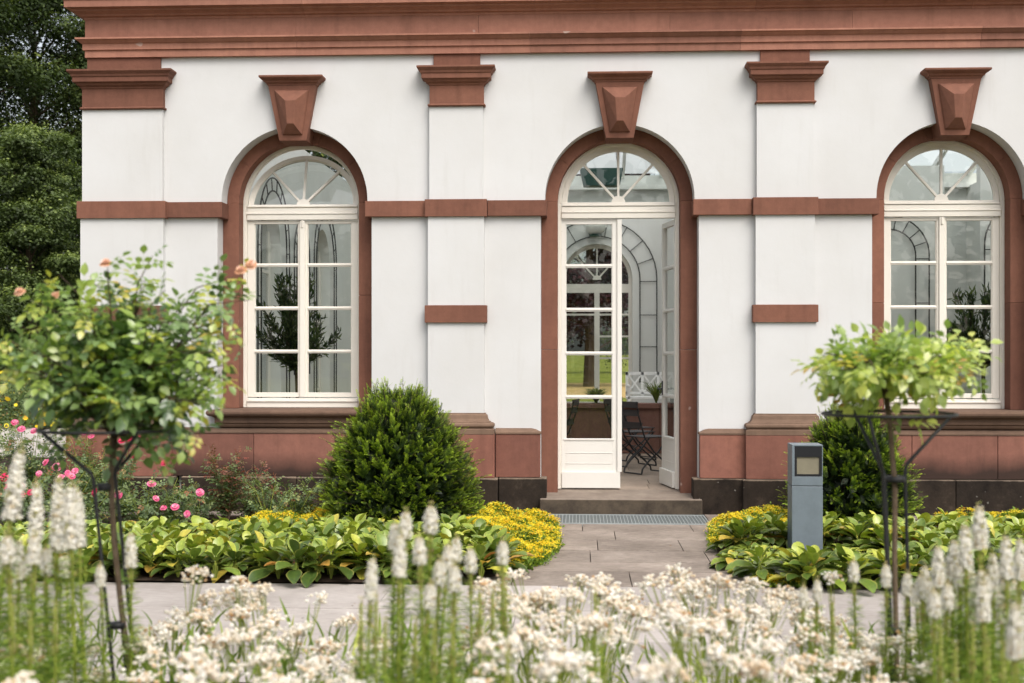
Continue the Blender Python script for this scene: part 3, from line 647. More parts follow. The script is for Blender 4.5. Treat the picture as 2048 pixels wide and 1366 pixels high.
def fanlight(c, parent, tilt=0.0):
    # local frame: hinge line at z = 3.262 ; builds around origin then placed
    m = MB(); R1, R0 = (0.609, 0.562); h = 0.042
    yo = 0.0
    m.ring(0, h, R1, R0, yo, yo+0.045, n=44, r=.5); m.ring(0, h, R0+.003, R0-.010, yo+.012, yo+0.04, n=44, r=.5)
    m.box(-R1, R1, yo-0.004, yo+0.045, 0, h+0.004, .5)
    m.box(-R1, R1, yo-0.03, yo-0.004, 0.004, 0.022, .5)
    for a in (48, 90, 132):
        t = rad(a); m.bar((0.03*math.cos(t), yo+.022, h+.03*math.sin(t)), ((R0+.003)*math.cos(t), yo+.022, h+(R0+.003)*math.sin(t)), 0.026, 0.036, up=(0, 1, 0), r=.5)
    m.ring(0, h, 0.075, 0.0, yo+.002, yo+.042, n=20, r=.5)
    o = m.build('fanlight', M['frame'], None, 0.003); o.parent = parent
    o.location = Vector((c, 0.425, 3.264))-OB; o.rotation_euler = (-tilt, 0, 0)
    g = MB(); pts = [(R0*math.cos(math.pi*i/30), yo+.024, h+R0*math.sin(math.pi*i/30)) for i in range(31)]; g.add(pts, [tuple(range(31))], .5)
    go = g.build('fan_pane', M['glass'], None); go.parent = o
    return o
def leafpanel(w, z0, z1, rows, zg0, pitch, parent, hinge, rot, name, stl, str_, door=False, mirror=1):
    """leaf from local x=0 (hinge) to x=w*mirror; z in world"""
    m = MB(); sx = lambda a, b: sorted((a*mirror, b*mirror))
    def bx(a, b, y0, y1, c0, c1):
        q = sx(a, b); m.box(q[0], q[1], y0, y1, c0, c1, .5)
    bx(0, stl, 0, 0.05, z0, z1); bx(w-str_, w, 0, 0.05, z0, z1); bx(stl, w-str_, 0, .05, zg0+pitch*rows-0.045, z1)
    bx(stl, w-str_, 0.0, .05, z0 if not door else z0, zg0)
    # thin inner bead
    bx(stl, stl+.008, .012, .04, zg0, z1-.03); bx(w-str_-.008, w-str_, .012, .04, zg0, z1-.03)
    for k in range(1, rows):
        zc = zg0+pitch*k-0.0225; bx(stl, w-str_, 0.004, .044, zc-0.020, zc+0.020); bx(stl, w-str_, -0.004, .006, zc-0.007, zc+0.007)
    if door:
        bx(0.0, w, -0.03, -0.001, z0-0.0, z0+0.17); bx(stl-.02, w-str_+.02, -0.008, -0.0005, zg0-0.02, zg0)
        for zz in (0.47, 0.585): bx(stl, w-str_, -0.004, -0.0005, zz, zz+.008)
    lf = m.build(name, M['doorwhite'] if door else M['frame'], None, 0.004); lf.parent = parent
    lf.location = Vector((hinge[0], hinge[1], 0))-OB; lf.location.z = -OB.z; lf.rotation_euler = (0, 0, rot)
    for k in range(rows):
        g = MB(); q = sx(stl, w-str_); a = zg0+pitch*k; g.add([(q[0], .024, a), (q[1], .024, a), (q[1], .024, a+pitch-.03), (q[0], .024, a+pitch-.03)], [(0, 1, 2, 3)], .5)
        go = g.build('pane', M['glass'], None); go.parent = lf
    return lf
PITCH = 0.4745
for k, c in enumerate(CX):
    door = k == 1
    win = joinery(c, door)
    fanlight(c, win, rad(20) if k == 0 else 0)
    if not door:
        for s in (-1, 1):
            lf = leafpanel(0.610, 1.19, 3.128, 4, 1.24, PITCH, win, (c+s*0.612, 0.43), 0, 'casement', 0.075, 0.05, mirror=-s)
        m = MB(); m.box(c-0.028, c+0.028, 0.405, 0.43, 1.19, 3.125, .5); m.tube([(c, .404, 3.05), (c, .404, 3.13)], 0.013, 8)
        bp(m, 'meeting_bead', M['frame'], win, bevel=.004)
    else:
        lf = leafpanel(0.632, 0.212, 3.128, 5, 0.745, PITCH, win, (c-0.612, 0.43), 0, 'door_leaf', 0.042, 0.085, door=True, mirror=1)
        m = MB(); m.box(0.600, 0.650, -0.022, 0.0, 0.385, 3.12, .5); o = m.build('astragal', M['doorwhite'], None, .004); o.parent = lf
        lf = leafpanel(0.60, 0.212, 3.128, 5, 0.745, PITCH, win, (c+0.613, 0.455), -rad(80), 'door_leaf', 0.045, 0.075, door=True, mirror=-1)
        m = MB(); m.tube([(-0.56, -0.05, 1.26), (-0.56, -0.05, 1.28), (-0.50, -0.055, 1.275), (-0.45, -0.055, 1.27)], 0.009, 8); m.box(-.575, -.545, -.008, -.0, 1.2, 1.36, .5)
        m.tube([(-0.56, 0.0, 1.27), (-0.56, -0.05, 1.27)], .009, 8)
        o = m.build('door_handle', M['iron'], None); o.parent = lf
# rear windows (simple sashes seen through the building)
for k, c in enumerate(CX):
    m = MB(); y0, y1 = YB+.25, YB+.31; zs = ZS+.05; zl = .45 if k == 1 else .95
    m.ring(c, zs, Rb+.01, 0.72, y0, y1, n=40, r=.5)
    for s in (-1, 1):
        xs = sorted((c+s*(Rb+.01), c+s*.72)); m.box(xs[0], xs[1], y0, y1, zl, zs, .5)
    m.box(c-.72, c+.72, y0, y1, 3.05, 3.25, .5); m.box(c-.72, c+.72, y0, y1, zl, zl+.1, .5); m.box(c-.06, c+.06, y0, y1, zl+.1, 3.05, .5)
    for s in (-1, 1):
        for i in (1, 2, 3):
            zc = 1.05+i*.5; xs = sorted((c+s*.06, c+s*.72)); 
            if s > 0 or i == 3: m.box(xs[0], xs[1], y0+.01, y1-.01, zc-.02, zc+.02, .5)
    for a in (48, 90, 132):
        t = rad(a); m.bar((c, y0+.03, zs), (c+.73*math.cos(t), y0+.03, zs+.73*math.sin(t)), .035, .04, up=(0, 1, 0), r=.5)
    m.ring(c, zs, .1, 0, y0, y1, n=16, r=.5)
    wo_ = bp(m, 'rear_window', M['frame'])
    g = MB(); g.add([(c-.75, y0+.035, zl+.05), (c+.75, y0+.035, zl+.05), (c+.75, y0+.035, zs)]+[(c+.75*math.cos(math.pi*i/20), y0+.035, zs+.75*math.sin(math.pi*i/20)) for i in range(1, 20)]+[(c-.75, y0+.035, zs)], [tuple(range(23))], .5)
    bp(g, 'pane', M['glass'], wo_)
# side window and side glazed door
m = MB(); x0 = XL+.28
for (ya, yb, za) in SO:
    m.box(x0, x0+.05, ya, ya+.09, za, 3.9, .5); m.box(x0, x0+.05, yb-.09, yb, za, 3.9, .5); m.box(x0, x0+.05, ya+.65, ya+.75, za, 3.9, .5)
    for zz in (za+.0, za+.75, za+1.4, za+2.05, 3.80): m.box(x0+.005, x0+.045, ya+.09, yb-.09, zz, zz+.05, .5)
so_ = bp(m, 'side_window', M['frame'])
g = MB()
for (ya, yb, za) in SO: g.add([(x0+.025, ya, za), (x0+.025, yb, za), (x0+.025, yb, 3.9), (x0+.025, ya, 3.9)], [(0, 1, 2, 3)], .5)
bp(g, 'pane', M['glass'], so_)
# door step
m = MB(); m.add([(-0.395, -0.22, -0.05), (1.285, -0.22, -0.05), (1.285, 0.5, -0.05), (-0.395, 0.5, -0.05), (-0.395, -0.22, 0.155), (1.285, -0.22, 0.155), (1.285, 0.5, 0.198), (-0.395, 0.5, 0.198)],
    [(0, 3, 2, 1), (4, 5, 6, 7), (0, 1, 5, 4), (1, 2, 6, 5), (2, 3, 7, 6), (3, 0, 4, 7)], .5)
bp(m, 'door_step', M['step'], bevel=0.010)

rgl = np.random.default_rng(91); k = 420
P = np.column_stack([rgl.uniform(-4.5, 5.0, k), rgl.uniform(-6.8, -.6, k), np.full(k, .006)]); keep = [(-.1 < p[0] < 1.2) or p[1] < -4.5 for p in P]; P = P[keep]; k = len(P)
a = rgl.uniform(0, 6.283, k); R = frames(np.stack([np.cos(a), np.sin(a), rgl.normal(0, .08, k)], 1), np.tile([0, 0, 1.], (k, 1))+rgl.normal(size=(k, 3))*.15, rgl.uniform(.008, .026, k)*(rgl.random(k)**1.5*.8+.3))
o = instance_mesh('leaf_litter', *TL_SIMPLE, R, P, rgl.random(k), mk_leaf('dry_leaf', [(0, G(.08, .05, .03)), (.6, G(.22, .14, .07)), (1, G(.42, .34, .16))], rough=.8)); tag(o, 'scattered small dry leaves and petals lying on the paving', 'leaf litter', kind='stuff')
# ================================================================== grate
gr = empty('boot_scraper_grate', (0.46, -0.58, 0), 'long galvanised steel grating set flush in the paving below the door step', 'grating')
m = MB(); X0, X1, Y0, Y1 = -0.395, 1.295, -0.94, -0.235
rect = [(X0, X1, Y0, Y0+.012), (X0, X1, Y1-.012, Y1), (X0, X0+.012, Y0+.012, Y1-.012), (X1-.012, X1, Y0+.012, Y1-.012)]
for a, b, c_, d_ in rect: m.box(a, b, c_, d_, -0.03, 0.006, .5)
galv = mk_paint('galvanised_steel', (0.33, 0.36, 0.36, 1), 0.45)
m.build('grate_frame', galv, gr, org=gr.location)
m = MB(); x = X0+.03
while x < X1-.02: m.box(x, x+.006, Y0+.012, Y1-.012, -0.022, 0.003, .5); x += 0.0345
y = Y0+.02
galvd = mk_paint('galvanised_steel_dark', (0.16, 0.18, 0.18, 1), 0.5)
m.build('bearing_bar', galv, gr, org=gr.location)
m = MB()
while y < Y1-.02: m.box(X0+.012, X1-.012, y, y+.0045, -0.02, -0.001, .5); y += 0.0115
m.build('cross_rod', galvd, gr, org=gr.location)

# ================================================================== bollard
bx0 = gnd(1610, 1111); bol = empty('bollard_light', bx0, 'square blue-grey metal bollard lamp standing in the leafy bed right of the path', 'bollard lamp', rz=rad(-1))
m = MB(); hw = 0.125
m.box(-hw, hw, -hw, hw, -0.02, 0.585, .5); m.build('post', M['bollard'], bol, bevel=.004)
m = MB(); m.box(-hw-.012, hw+.012, -hw-.012, hw+.012, -0.02, 0.014, .5); m.build('foot_plate', M['bollard'], bol, bevel=.003)
m = MB(); zt = 0.925; m.box(-hw, hw, -hw, hw, 0.59, 0.665, .5); m.box(-hw, -hw+.022, -hw, hw, .665, zt-.012, .5); m.box(hw-.008, hw, -hw, hw, .665, zt-.012, .5); m.box(-hw, hw, -hw, hw, zt-.012, zt, .5); m.box(-hw+.022, hw-.008, 0.06, hw, .665, zt-.012, .5)
hd = m.build('lamp_head', M['bollard'], bol, bevel=.003)
m = MB(); m.box(-hw+.023, hw-.009, -hw+.004, .058, .668, zt-.014, .5); 
m = MB(); rect_frame(m, -hw+.0225, hw-.0085, .6655, zt-.0125, -hw+.001, .058, .018, wt=.088); m.build('lamp_housing', M['blackbox'], hd)
m = MB(); m.box(-hw+.041, hw-.027, -hw+.012, .05, .684, zt-.101, .5); m.build('lens', M['lens'], hd)

# ================================================================== interior things
def make_chair(loc, rz, label):
    r = empty('folding_chair', loc, label, 'chair', 'folding slatted chairs inside the hall', rz)
    m = MB()
    for i in range(6): m.box(-0.20+i*0.068, -0.20+i*0.068+.05, -0.20, 0.20, 0.445, 0.458)   # chair faces +x
    m.build('seat', M['slat'], r, .002)
    m = MB()
    for z_, lean in ((0.85, -.347), (0.75, -.325), (0.60, -.275)): m.bar((lean, -0.20, z_), (lean, 0.20, z_), .014, .075, up=(0.2, 0, 1))
    m.build('backrest', M['slat'], r, .002)
    for s in (-1, 1):
        m = MB(); m.tube([(-.355, s*.19, .89), (-.32, s*.19, .72), (-.22, s*.19, .45), (-0.08, s*.19, .28), (.12, s*.19, .13), (.20, s*.19, .06), (.21, s*.19, 0.012)], .011, 6); m.build('front_leg', M['iron'], r)
        m = MB(); m.tube([(.18, s*.165, .44), (.02, s*.165, .27), (-.14, s*.165, .16), (-.235, s*.165, .07), (-.25, s*.165, 0.012)], .011, 6); m.build('rear_leg', M['iron'], r)
    m = MB(); m.tube([(.21, -.19, .012), (.21, .19, .012)], .009, 6); m.tube([(-.25, -.165, .012), (-.25, .165, .012)], .009, 6); m.tube([(-.02, -.19, .2), (-.02, .19, .2)], .007, 6); m.build('stretcher', M['iron'], r)
    return r
p = atz(1290, 943, 16.0); make_chair((p.x+.04, p.y, .197), rad(38), 'dark slatted folding chair nearest the open door leaf')
p = atz(1272, 925, 17.0); make_chair((p.x-.02, p.y, .197), rad(34), 'dark slatted folding chair behind the one nearest the door')
p = atz(1262, 915, 17.9); make_chair((p.x+.06, p.y, .197), rad(30), 'farthest dark folding chair of the row seen through the doorway')
p = atz(1098, 925, 16.6); make_chair((p.x, p.y, .197), rad(170), 'dark folding chair seen behind the lowest pane of the closed door leaf')
# bench
p = atz(1318, 700, 24.5); bn = empty('garden_bench', (p.x, p.y, .45), 'white wooden garden bench with crossed back inside the hall behind the parapet', 'bench')
m = MB(); m.box(-.62, .62, -.22, .22, .36, .40, .5); m.build('seat', M['benchwhite'], bn, .004)
m = MB()
m.box(-.62, .62, .2, .24, .80, .86, .5); m.box(-.62, .62, .2, .24, .44, .48, .5)
for i in range(5): m.box(-.62+i*.295, -.62+i*.295+.05, .2, .24, .36, .86, .5)
for i in range(4):
    a = -.57+i*.295; b = a+.245; m.bar((a, .22, .48), (b, .22, .80), .03, .03); m.bar((a, .22, .80), (b, .222, .48), .03, .03)
m.build('backrest', M['benchwhite'], bn, .003)
for sx_ in (-.6, .57):
    m = MB(); m.box(sx_, sx_+.05, -.24, .24, .58, .62, .5); m.box(sx_, sx_+.05, -.22, -.17, 0, .58, .5); m.build('armrest', M['benchwhite'], bn, .003)
    m = MB(); m.box(sx_, sx_+.05, .17, .22, 0, .4, .5); m.build('leg', M['benchwhite'], bn, .003)
# wall lamp over far window, arched wire trellises
def bowl(loc, label, R=0.22):
    r = empty('wall_lamp', loc, label, 'wall lamp', 'white bowl lamps inside the hall')
    m = MB(); m.lathe([(.02, -.17), (R*.45, -.16), (R*.80, -.09), (R*.97, 0.0), (R, .05), (R*.96, .05), (R*.9, 0)], (0, 0, 0), 24); m.build('lamp_shade', M['glassbowl'], r, smooth=True)
    m = MB(); m.lathe([(.02, -.21), (.13, -.20), (.14, -.165), (.02, -.16)], (0, 0, 0), 18); m.bar((0, 0, -.18), (0, .3, -.18), .03, .03); m.build('bracket', M['greenbox'], r)
    return r
bowl((0.40, YB-.30, 4.50), 'round white bowl lamp above the far arched window of the hall', .25)
def trellis(c, y, label, r0=.97, r1=1.35, zlo=1.0, axis='x', sgn=1):
    r = empty('wire_trellis', (c, y, zlo) if axis == 'x' else (y, c, zlo), label, 'trellis', 'arched wire trellises on the inner walls', 0 if axis == 'x' else rad(90))
    zc = 3.35-zlo
    for R in (r0, r1):
        m = MB(); pts = [(R, 0, 0), (R, 0, zc)]+[(R*math.cos(math.pi*i/24), 0, zc+R*math.sin(math.pi*i/24)) for i in range(1, 24)]+[(-R, 0, zc), (-R, 0, 0)]
        m.tube(pts, .013, 5); m.build('arched_wire', M['wire'], r)
    m = MB()
    for i in range(1, 9):
        t = math.pi*i/9+.0; m.tube([(r0*math.cos(t), 0, zc+r0*math.sin(t)), (r1*math.cos(t), 0, zc+r1*math.sin(t))], .009, 5)
    for z_ in (zc-.06, zc-.82, zc-1.54):
        for s in (-1, 1): m.tube([(s*r0, 0, z_), (s*r1, 0, z_)], .009, 5)
    m.build('cross_wire', M['wire'], r)
    return r
trellis(CX[1], YB-.04, 'dark arched wire trellis round the far window opposite the door')
trellis(8.5, XL+.56, 'dark arched wire trellis between the two side openings seen in the left window', .42, .62, 1.3, axis='y')
trellis(10.6, XL+.56, 'dark arched wire trellis round the deeper side opening in the left window', .86, 1.08, .9, axis='y')
trellis(6.45, XL+.56, 'dark arched wire trellis round the nearer side opening in the left window', .86, 1.06, .9, axis='y')
trellis(5.35, 8.95, 'dark arched wire trellis seen in the right window', .45, .68, 1.2)
trellis(7.1, 6.95, 'dark arched wire trellis at the right edge of the right window', .5, .75, 1.2)
bowl((5.05, 8.7, 4.05), 'white bowl lamp with bracket seen in the fanlight of the right window', .24)
p = atz(1203, 356, 24); gb = empty('hanging_planter', p, 'dark green box hanging under the glass roof, seen in the door fanlight', 'planter')
m = MB(); m.add([(-.33, -.15, -.16), (.33, -.15, -.16), (.33, .15, -.16), (-.33, .15, -.16), (-.40, -.2, .16), (.40, -.2, .16), (.40, .2, .16), (-.40, .2, .16)], [(0, 3, 2, 1), (4, 5, 6, 7), (0, 1, 5, 4), (1, 2, 6, 5), (2, 3, 7, 6), (3, 0, 4, 7)], .5); m.build('box', M['greenbox'], gb, .01)
m = MB(); m.tube([(-.3, 0, .16), (-.1, 0, 2.2)], .008, 5); m.tube([(.3, 0, .16), (.1, 0, 2.2)], .008, 5); m.build('hanger', M['wire'], gb)
# potted trees indoors
def potted_tree(loc, h, cr, label, nleaf=2600, seed=1, stem=True):
    rg = np.random.default_rng(seed)
    r = empty('potted_olive_tree', loc, label, 'potted tree', 'potted trees inside the hall')
    m = MB(); m.lathe([(.15, 0), (.17, .02), (.21, .32), (.235, .33), (.235, .37), (.2, .37), (.19, .34)], (0, 0, 0), 20); m.build('pot', M['pot'], r, smooth=False)
    m = MB(); tips = []
    base = Vector((0, 0, .33)); fork = Vector((.02, 0, h-cr*1.15))
    m.tube([base, (base+fork)/2+Vector((.03, .01, 0)), fork], [.028, .022, .018], 7)
    cen = Vector((0, 0, h))
    for i in range(26):
        d = Vector(rg.normal(size=3)).normalized(); tgt = cen+Vector((d.x*cr, d.y*cr, d.z*cr*1.1))*rg.uniform(.6, 1.05)
        mid = (fork+tgt)/2+Vector(rg.normal(size=3))*.05; m.tube([fork, mid, tgt], [.009, .006, .003], 5); tips.append((fork, mid, tgt))
    m.build('trunk', M['bark'], r)
    P = []; Dn = []
    for i in range(nleaf):
        f, mi, t = tips[rg.integers(len(tips))]; u = rg.uniform(.25, 1.0)
        p_ = (f*(1-u)**2+mi*2*u*(1-u)+t*u*u); P.append(p_+Vector(rg.normal(size=3))*.02); Dn.append((t-f).normalized()*1.0+Vector(rg.normal(size=3))*.7+Vector((0, 0, .3)))
    P = np.array(P); Dn = np.array(Dn); R = frames(Dn, rsph(len(P)), rg.uniform(.07, .12, len(P))[:, None]*np.array([.45, 1, 1]))
    instance_mesh('crown', *TL_SIMPLE, R, P, rg.random(len(P)), M['oleander'], r)
    return r
p = atz(592, 900, 15.7); potted_tree((p.x-.02, p.y, .197), 1.90, .56, 'potted olive tree with dark leaves behind the panes of the left window', seed=3)
p = atz(1962, 900, 15.5); potted_tree((p.x, p.y, .197), 1.85, .50, 'potted oleander behind the right-hand panes of the right window', seed=4, nleaf=3000)
# ferny plants on the parapet
def blade_plant(name, loc, n, h, spread, label, cat, mat, wdt=.012, seed=0, parent=None, group=None):
    rg = np.random.default_rng(seed); r = parent or empty(name, loc, label, cat, group)
    m = MB()
    for i in range(n):
        a = rg.uniform(0, 6.28); s = rg.uniform(.2, 1)*spread; hh = h*rg.uniform(.6, 1); w_ = wdt*rg.uniform(.6, 1.2)
        pts = [Vector((math.cos(a)*s*t**1.5, math.sin(a)*s*t**1.5, hh*(t-.35*t**3))) for t in (0, .35, .7, 1)]
        sd_ = Vector((-math.sin(a), math.cos(a), 0)); vs = []
        for j, q in enumerate(pts):
            ww = w_*(1, .9, .6, .1)[j]; vs += [q-sd_*ww, q+sd_*ww]
        m.add(vs, [(0, 1, 3, 2), (2, 3, 5, 4), (4, 5, 7, 6)])
    m.build('leaves', mat, r); return r
blade_plant('spider_plant', (atz(1312, 800, 19.3).x, 5.6, .93), 70, .55, .35, 'arching narrow-leaved plant on the parapet seen through the open door', 'plant', M['grassblade'], .012, 5)
blade_plant('parapet_plant', (atz(1192, 800, 19.3).x, 5.6, .93), 90, .38, .38, 'bushy green plant on the parapet behind the closed door leaf', 'plant', M['grassblade'], .018, 6)

# ================================================================== vegetation builders
def big_tree(loc, h, cr, label, mat, nl, lobes, seed, leaf=.14, trunk=.35, group=None, name='broadleaf_tree', low=.12, squash=1.0):
    rg = np.random.default_rng(seed)
    r = empty(name, loc, label, 'tree', group)
    m = MB(); top = Vector((0, 0, h*.85)); m.tube([(0, 0, -.1), (.1, .05, h*.3), (-.05, 0, h*.6), top], [trunk, trunk*.75, trunk*.45, trunk*.1], 10)
    cen = []
    for i in range(lobes):
        t = (i+.5)/lobes; z = h*(low+(1-low)*t); env = cr*(math.sin(math.pi*min(1, .18+.82*t)**.9)**.7+.12)
        a = i*2.399+rg.uniform(-.5, .5); rr = env*rg.uniform(.30, .95); c_ = Vector((math.cos(a)*rr, math.sin(a)*rr*squash, z)); cen.append((c_, rg.uniform(.55, 1.05)*cr*.30))
        f = Vector((0, 0, max(.1*h, z-.12*h))); m.tube([f, (f+c_)/2+Vector((0, 0, .1)), c_], [trunk*.16, trunk*.09, .02], 5)
    m.build('trunk', M['bark'], r)
    P = []; N = []; rn = []
    per = nl//lobes
    for c_, rr in cen:
        # sub-tufts on each lobe give clumps with gaps
        nt_ = 16; d = norm(rg.normal(size=(nt_, 3))+np.array([0, 0, .35])); tc = np.array(c_)+d*rr*np.array([1.15, 1.15, .75])*rg.uniform(.55, 1.1, (nt_, 1))
        k = per//nt_
        for j in range(nt_):
            q = rg.normal(size=(k, 3))*rr*np.array([.30, .30, .17]); P.append(tc[j]+q); N.append(norm(q+np.array([0, 0, rr*.5])+rg.normal(size=(k, 3))*rr*.22)); rn.append(np.clip(rg.normal(.42+.25*d[j, 2], .14, k)+.45*q[:, 2]/(rr*.17)*.33, 0, .93))  # upper leaves of each tuft coloured lighter, imitating light from above
    P = np.concatenate(P); N = np.concatenate(N); rn = np.concatenate(rn)
    d = np.cross(N, rsph(len(P))); R = frames(d, N, rg.uniform(.6, 1.25, len(P))*leaf)
    instance_mesh('crown', *TL_SIMPLE, R, P, rn, mat, r)
    return r

def yew(loc, rx, h, label, n, seed):
    rg = np.random.default_rng(seed); r = empty('yew_bush', loc, label, 'bush', 'clipped yews by the wall')
    # template shoot of unit length along +y with flat comb of needles
    V = [(-.012, 0, 0), (.012, 0, 0), (.006, 1, 0), (-.006, 1, 0)]; Fs = [(0, 1, 2, 3)]; U = [0, 0, 1, 1]
    nn = 11
    for i in range(nn):
        t = .10+.88*i/(nn-1); L = .26*(1-.45*t)
        for s in (-1, 1):
            b = len(V); V += [(0, t, 0), (s*L*.6, t+.05+L*.15, .03), (s*L, t+.06+L*.45, .02), (s*L*.5, t+.11+L*.1, .035)]; Fs.append((b, b+1, b+2, b+3)); U += [t, min(1, t+.1), min(1, t+.15), t]
    b = len(V); V += [(-.05, .95, 0), (0, 1.0, .03), (.05, .95, 0), (0, 1.22, 0)]; Fs.append((b, b+1, b+3)); Fs.append((b+1, b+2, b+3)); U += [1, 1, 1, 1]
    # envelope
    def prof(t): return rx*float(np.interp(t, [0, .12, .28, .42, .58, .75, .88, .95, 1], [.86, .97, 1.0, .95, .83, .65, .44, .30, .12]))
    P = []; D = []; rn = []; sc = []
    ntw = n//9
    for i in range(ntw):
        t = rg.random()**.92*.985; a = rg.uniform(0, 6.283)
        lump = 1+.06*math.sin(3*a+1)+.05*math.sin(5*a+9*t)+.03*math.sin(11*a+17*t)
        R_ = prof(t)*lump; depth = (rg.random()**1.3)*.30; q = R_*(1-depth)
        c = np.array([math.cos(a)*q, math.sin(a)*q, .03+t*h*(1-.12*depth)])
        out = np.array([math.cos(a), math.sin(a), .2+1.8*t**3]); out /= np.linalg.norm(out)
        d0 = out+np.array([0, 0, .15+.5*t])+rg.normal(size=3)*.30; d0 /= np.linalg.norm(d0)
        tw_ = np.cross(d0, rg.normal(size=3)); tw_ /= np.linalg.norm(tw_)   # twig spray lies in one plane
        L = rg.uniform(.09, .17); br = np.clip(rg.normal(.66, .16), .1, .92)*max(.03, 1-1.1*depth/.30)  # br drops with depth: shade between the sprays put into the needle colour
        for k in range(9):
            u = (k+.5)/9; s_ = (-1)**k
            dd = d0+tw_*s_*.85*(1-u)+rg.normal(size=3)*.18
            P.append(c+d0*L*u-d0*.05); D.append(dd); rn.append(np.clip(br+rg.normal()*.06, 0, .93)); sc.append(rg.uniform(.06, .10)*(1.15-.4*u))
    # long escaping shoots: tufts of several shoots around one twig
    tw = MB()
    for i in range(int(n*.022)):
        t = rg.choice([rg.uniform(.15, .8), rg.uniform(.8, .97)]); a = rg.uniform(0, 6.283); R_ = prof(t)
        st = np.array([math.cos(a)*R_*.92, math.sin(a)*R_*.92, t*h])
        d = np.array([math.cos(a), math.sin(a), .35])*(1 if t < .8 else .25)+np.array([0, 0, .0 if t < .8 else 1.0])+rg.normal(size=3)*.12; d /= np.linalg.norm(d)
        L = rg.uniform(.08, .24); e = st+d*L; tw.tube([tuple(st), tuple(e)], .0025, 4)
        for k in range(7):
            uu = k/6; dd = d+rg.normal(size=3)*(.45 if k < 6 else .05); P.append(tuple(st+d*L*uu)); D.append(dd); rn.append(rg.uniform(.6, .93)); sc.append(rg.uniform(.045, .07))
    P = np.array(P); D = np.array(D); nz = np.tile([0, 0, 1.0], (len(P), 1))+rg.normal(size=(len(P), 3))*.45
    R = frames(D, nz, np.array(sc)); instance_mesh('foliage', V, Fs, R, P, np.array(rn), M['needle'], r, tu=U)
    m = tw
    for i in range(22):
        a = rg.uniform(0, 6.283); t = rg.uniform(.2, .9); R_ = prof(t)*.8; m.tube([(rg.normal()*.05, rg.normal()*.05, 0), (math.cos(a)*R_*.4, math.sin(a)*R_*.4, t*h*.45), (math.cos(a)*R_, math.sin(a)*R_, t*h)], [.02, .012, .004], 5)
    m.build('branches', M['bark'], r)
    # dense heart keeps the bush opaque; its near-black colour paints in the inner shade
    k = 5000; a = rg.uniform(0, 6.283, k); t = rg.uniform(0, .93, k); q = np.array([prof(x) for x in t])*rg.uniform(.3, .86, k)
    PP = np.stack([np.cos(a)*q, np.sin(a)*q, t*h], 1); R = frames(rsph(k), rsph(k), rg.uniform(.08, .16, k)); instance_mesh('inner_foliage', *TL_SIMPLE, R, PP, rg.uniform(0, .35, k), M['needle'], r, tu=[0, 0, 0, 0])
    return r

def in_poly(x, y, poly):
    c = False; n = len(poly); j = n-1
    for i in range(n):
        xi, yi = poly[i]; xj, yj = poly[j]
        if (yi > y) != (yj > y) and x < (xj-xi)*(y-yi)/(yj-yi)+xi: c = not c
        j = i
    return c
BERG_SHAPE = lambda t: max(.13, math.sin(math.pi*max(0, (t-.10)/.90)**1.45)**.5) if .10 < t < .999 else .16
def bergenia(name, poly, spacing, label, seed, hole=None):
    rg = np.random.default_rng(seed)
    tv, tf, tu, tvv = leaf_tpl(.56, .40, .38, 9, BERG_SHAPE)
    tv = [(x, y, z+.05*math.sin(y*9)*abs(x)*2) for x, y, z in tv]
    P = []; D = []; N = []; sc = []; rn = []; st = MB()
    xs = [p[0] for p in poly]; ys = [p[1] for p in poly]
    x = min(xs)
    cells = []
    while x < max(xs):
        y = min(ys)
        while y < max(ys):
            px, py = x+rg.normal()*spacing*.28, y+rg.normal()*spacing*.28
            if in_poly(px, py, poly) and not (hole and any((px-h[0])**2+(py-h[1])**2 < h[2]**2 for h in hole)): cells.append((px, py))
            y += spacing*.9
        x += spacing
    for (px, py) in cells:
        k = rg.integers(13, 18); size = rg.uniform(.82, 1.15); a0 = rg.uniform(0, 6.283); tone = rg.normal()*.10; lift = rg.uniform(.02, .07); flat = .42 if hole and math.hypot(px-hole[0][0], py-hole[0][1]+.62) < .72 else 1
        if flat < 1: lift = .004; size *= .88
        for j in range(k):
            a = a0+j*2.4+rg.normal()*.15; inner = (j+.5)/k; el = flat*(.05+1.35*inner**1.1)+rg.normal()*.13*flat; z = lift+.03+inner*.075*flat
            d = np.array([math.cos(a)*math.cos(el), math.sin(a)*math.cos(el), math.sin(el)]); L = size*(.205-.075*inner)*rg.uniform(.85, 1.12)
            b = np.array([px+math.cos(a)*.028*(1-inner), py+math.sin(a)*.028*(1-inner), z]); P.append(b+d*.02); D.append(d)
            up = np.array([-math.cos(a)*math.sin(el), -math.sin(a)*math.sin(el), math.cos(el)]); N.append(up+rg.normal(size=3)*.20); sc.append(L)
            q = rg.random(); rn.append(np.clip(.05+.52*inner+tone+rg.normal()*.21, 0, .92) if q < .88 or inner > .7 else rg.uniform(.88, 1))
            st.tube([(px, py, 0), tuple(b+np.array([0, 0, -.004]))], .0045, 4)
    P = np.array(P); R = frames(np.array(D), np.array(N), np.array(sc))
    o = instance_mesh(name, tv, tf, R, P, np.array(rn), M['bergenia'], None, tu=tu, tvv=tvv, smooth=True)
    tag(o, label, 'ground cover', kind='stuff')
    s2 = st.build('leaf_stalks', M['stemgreen'], o); return o

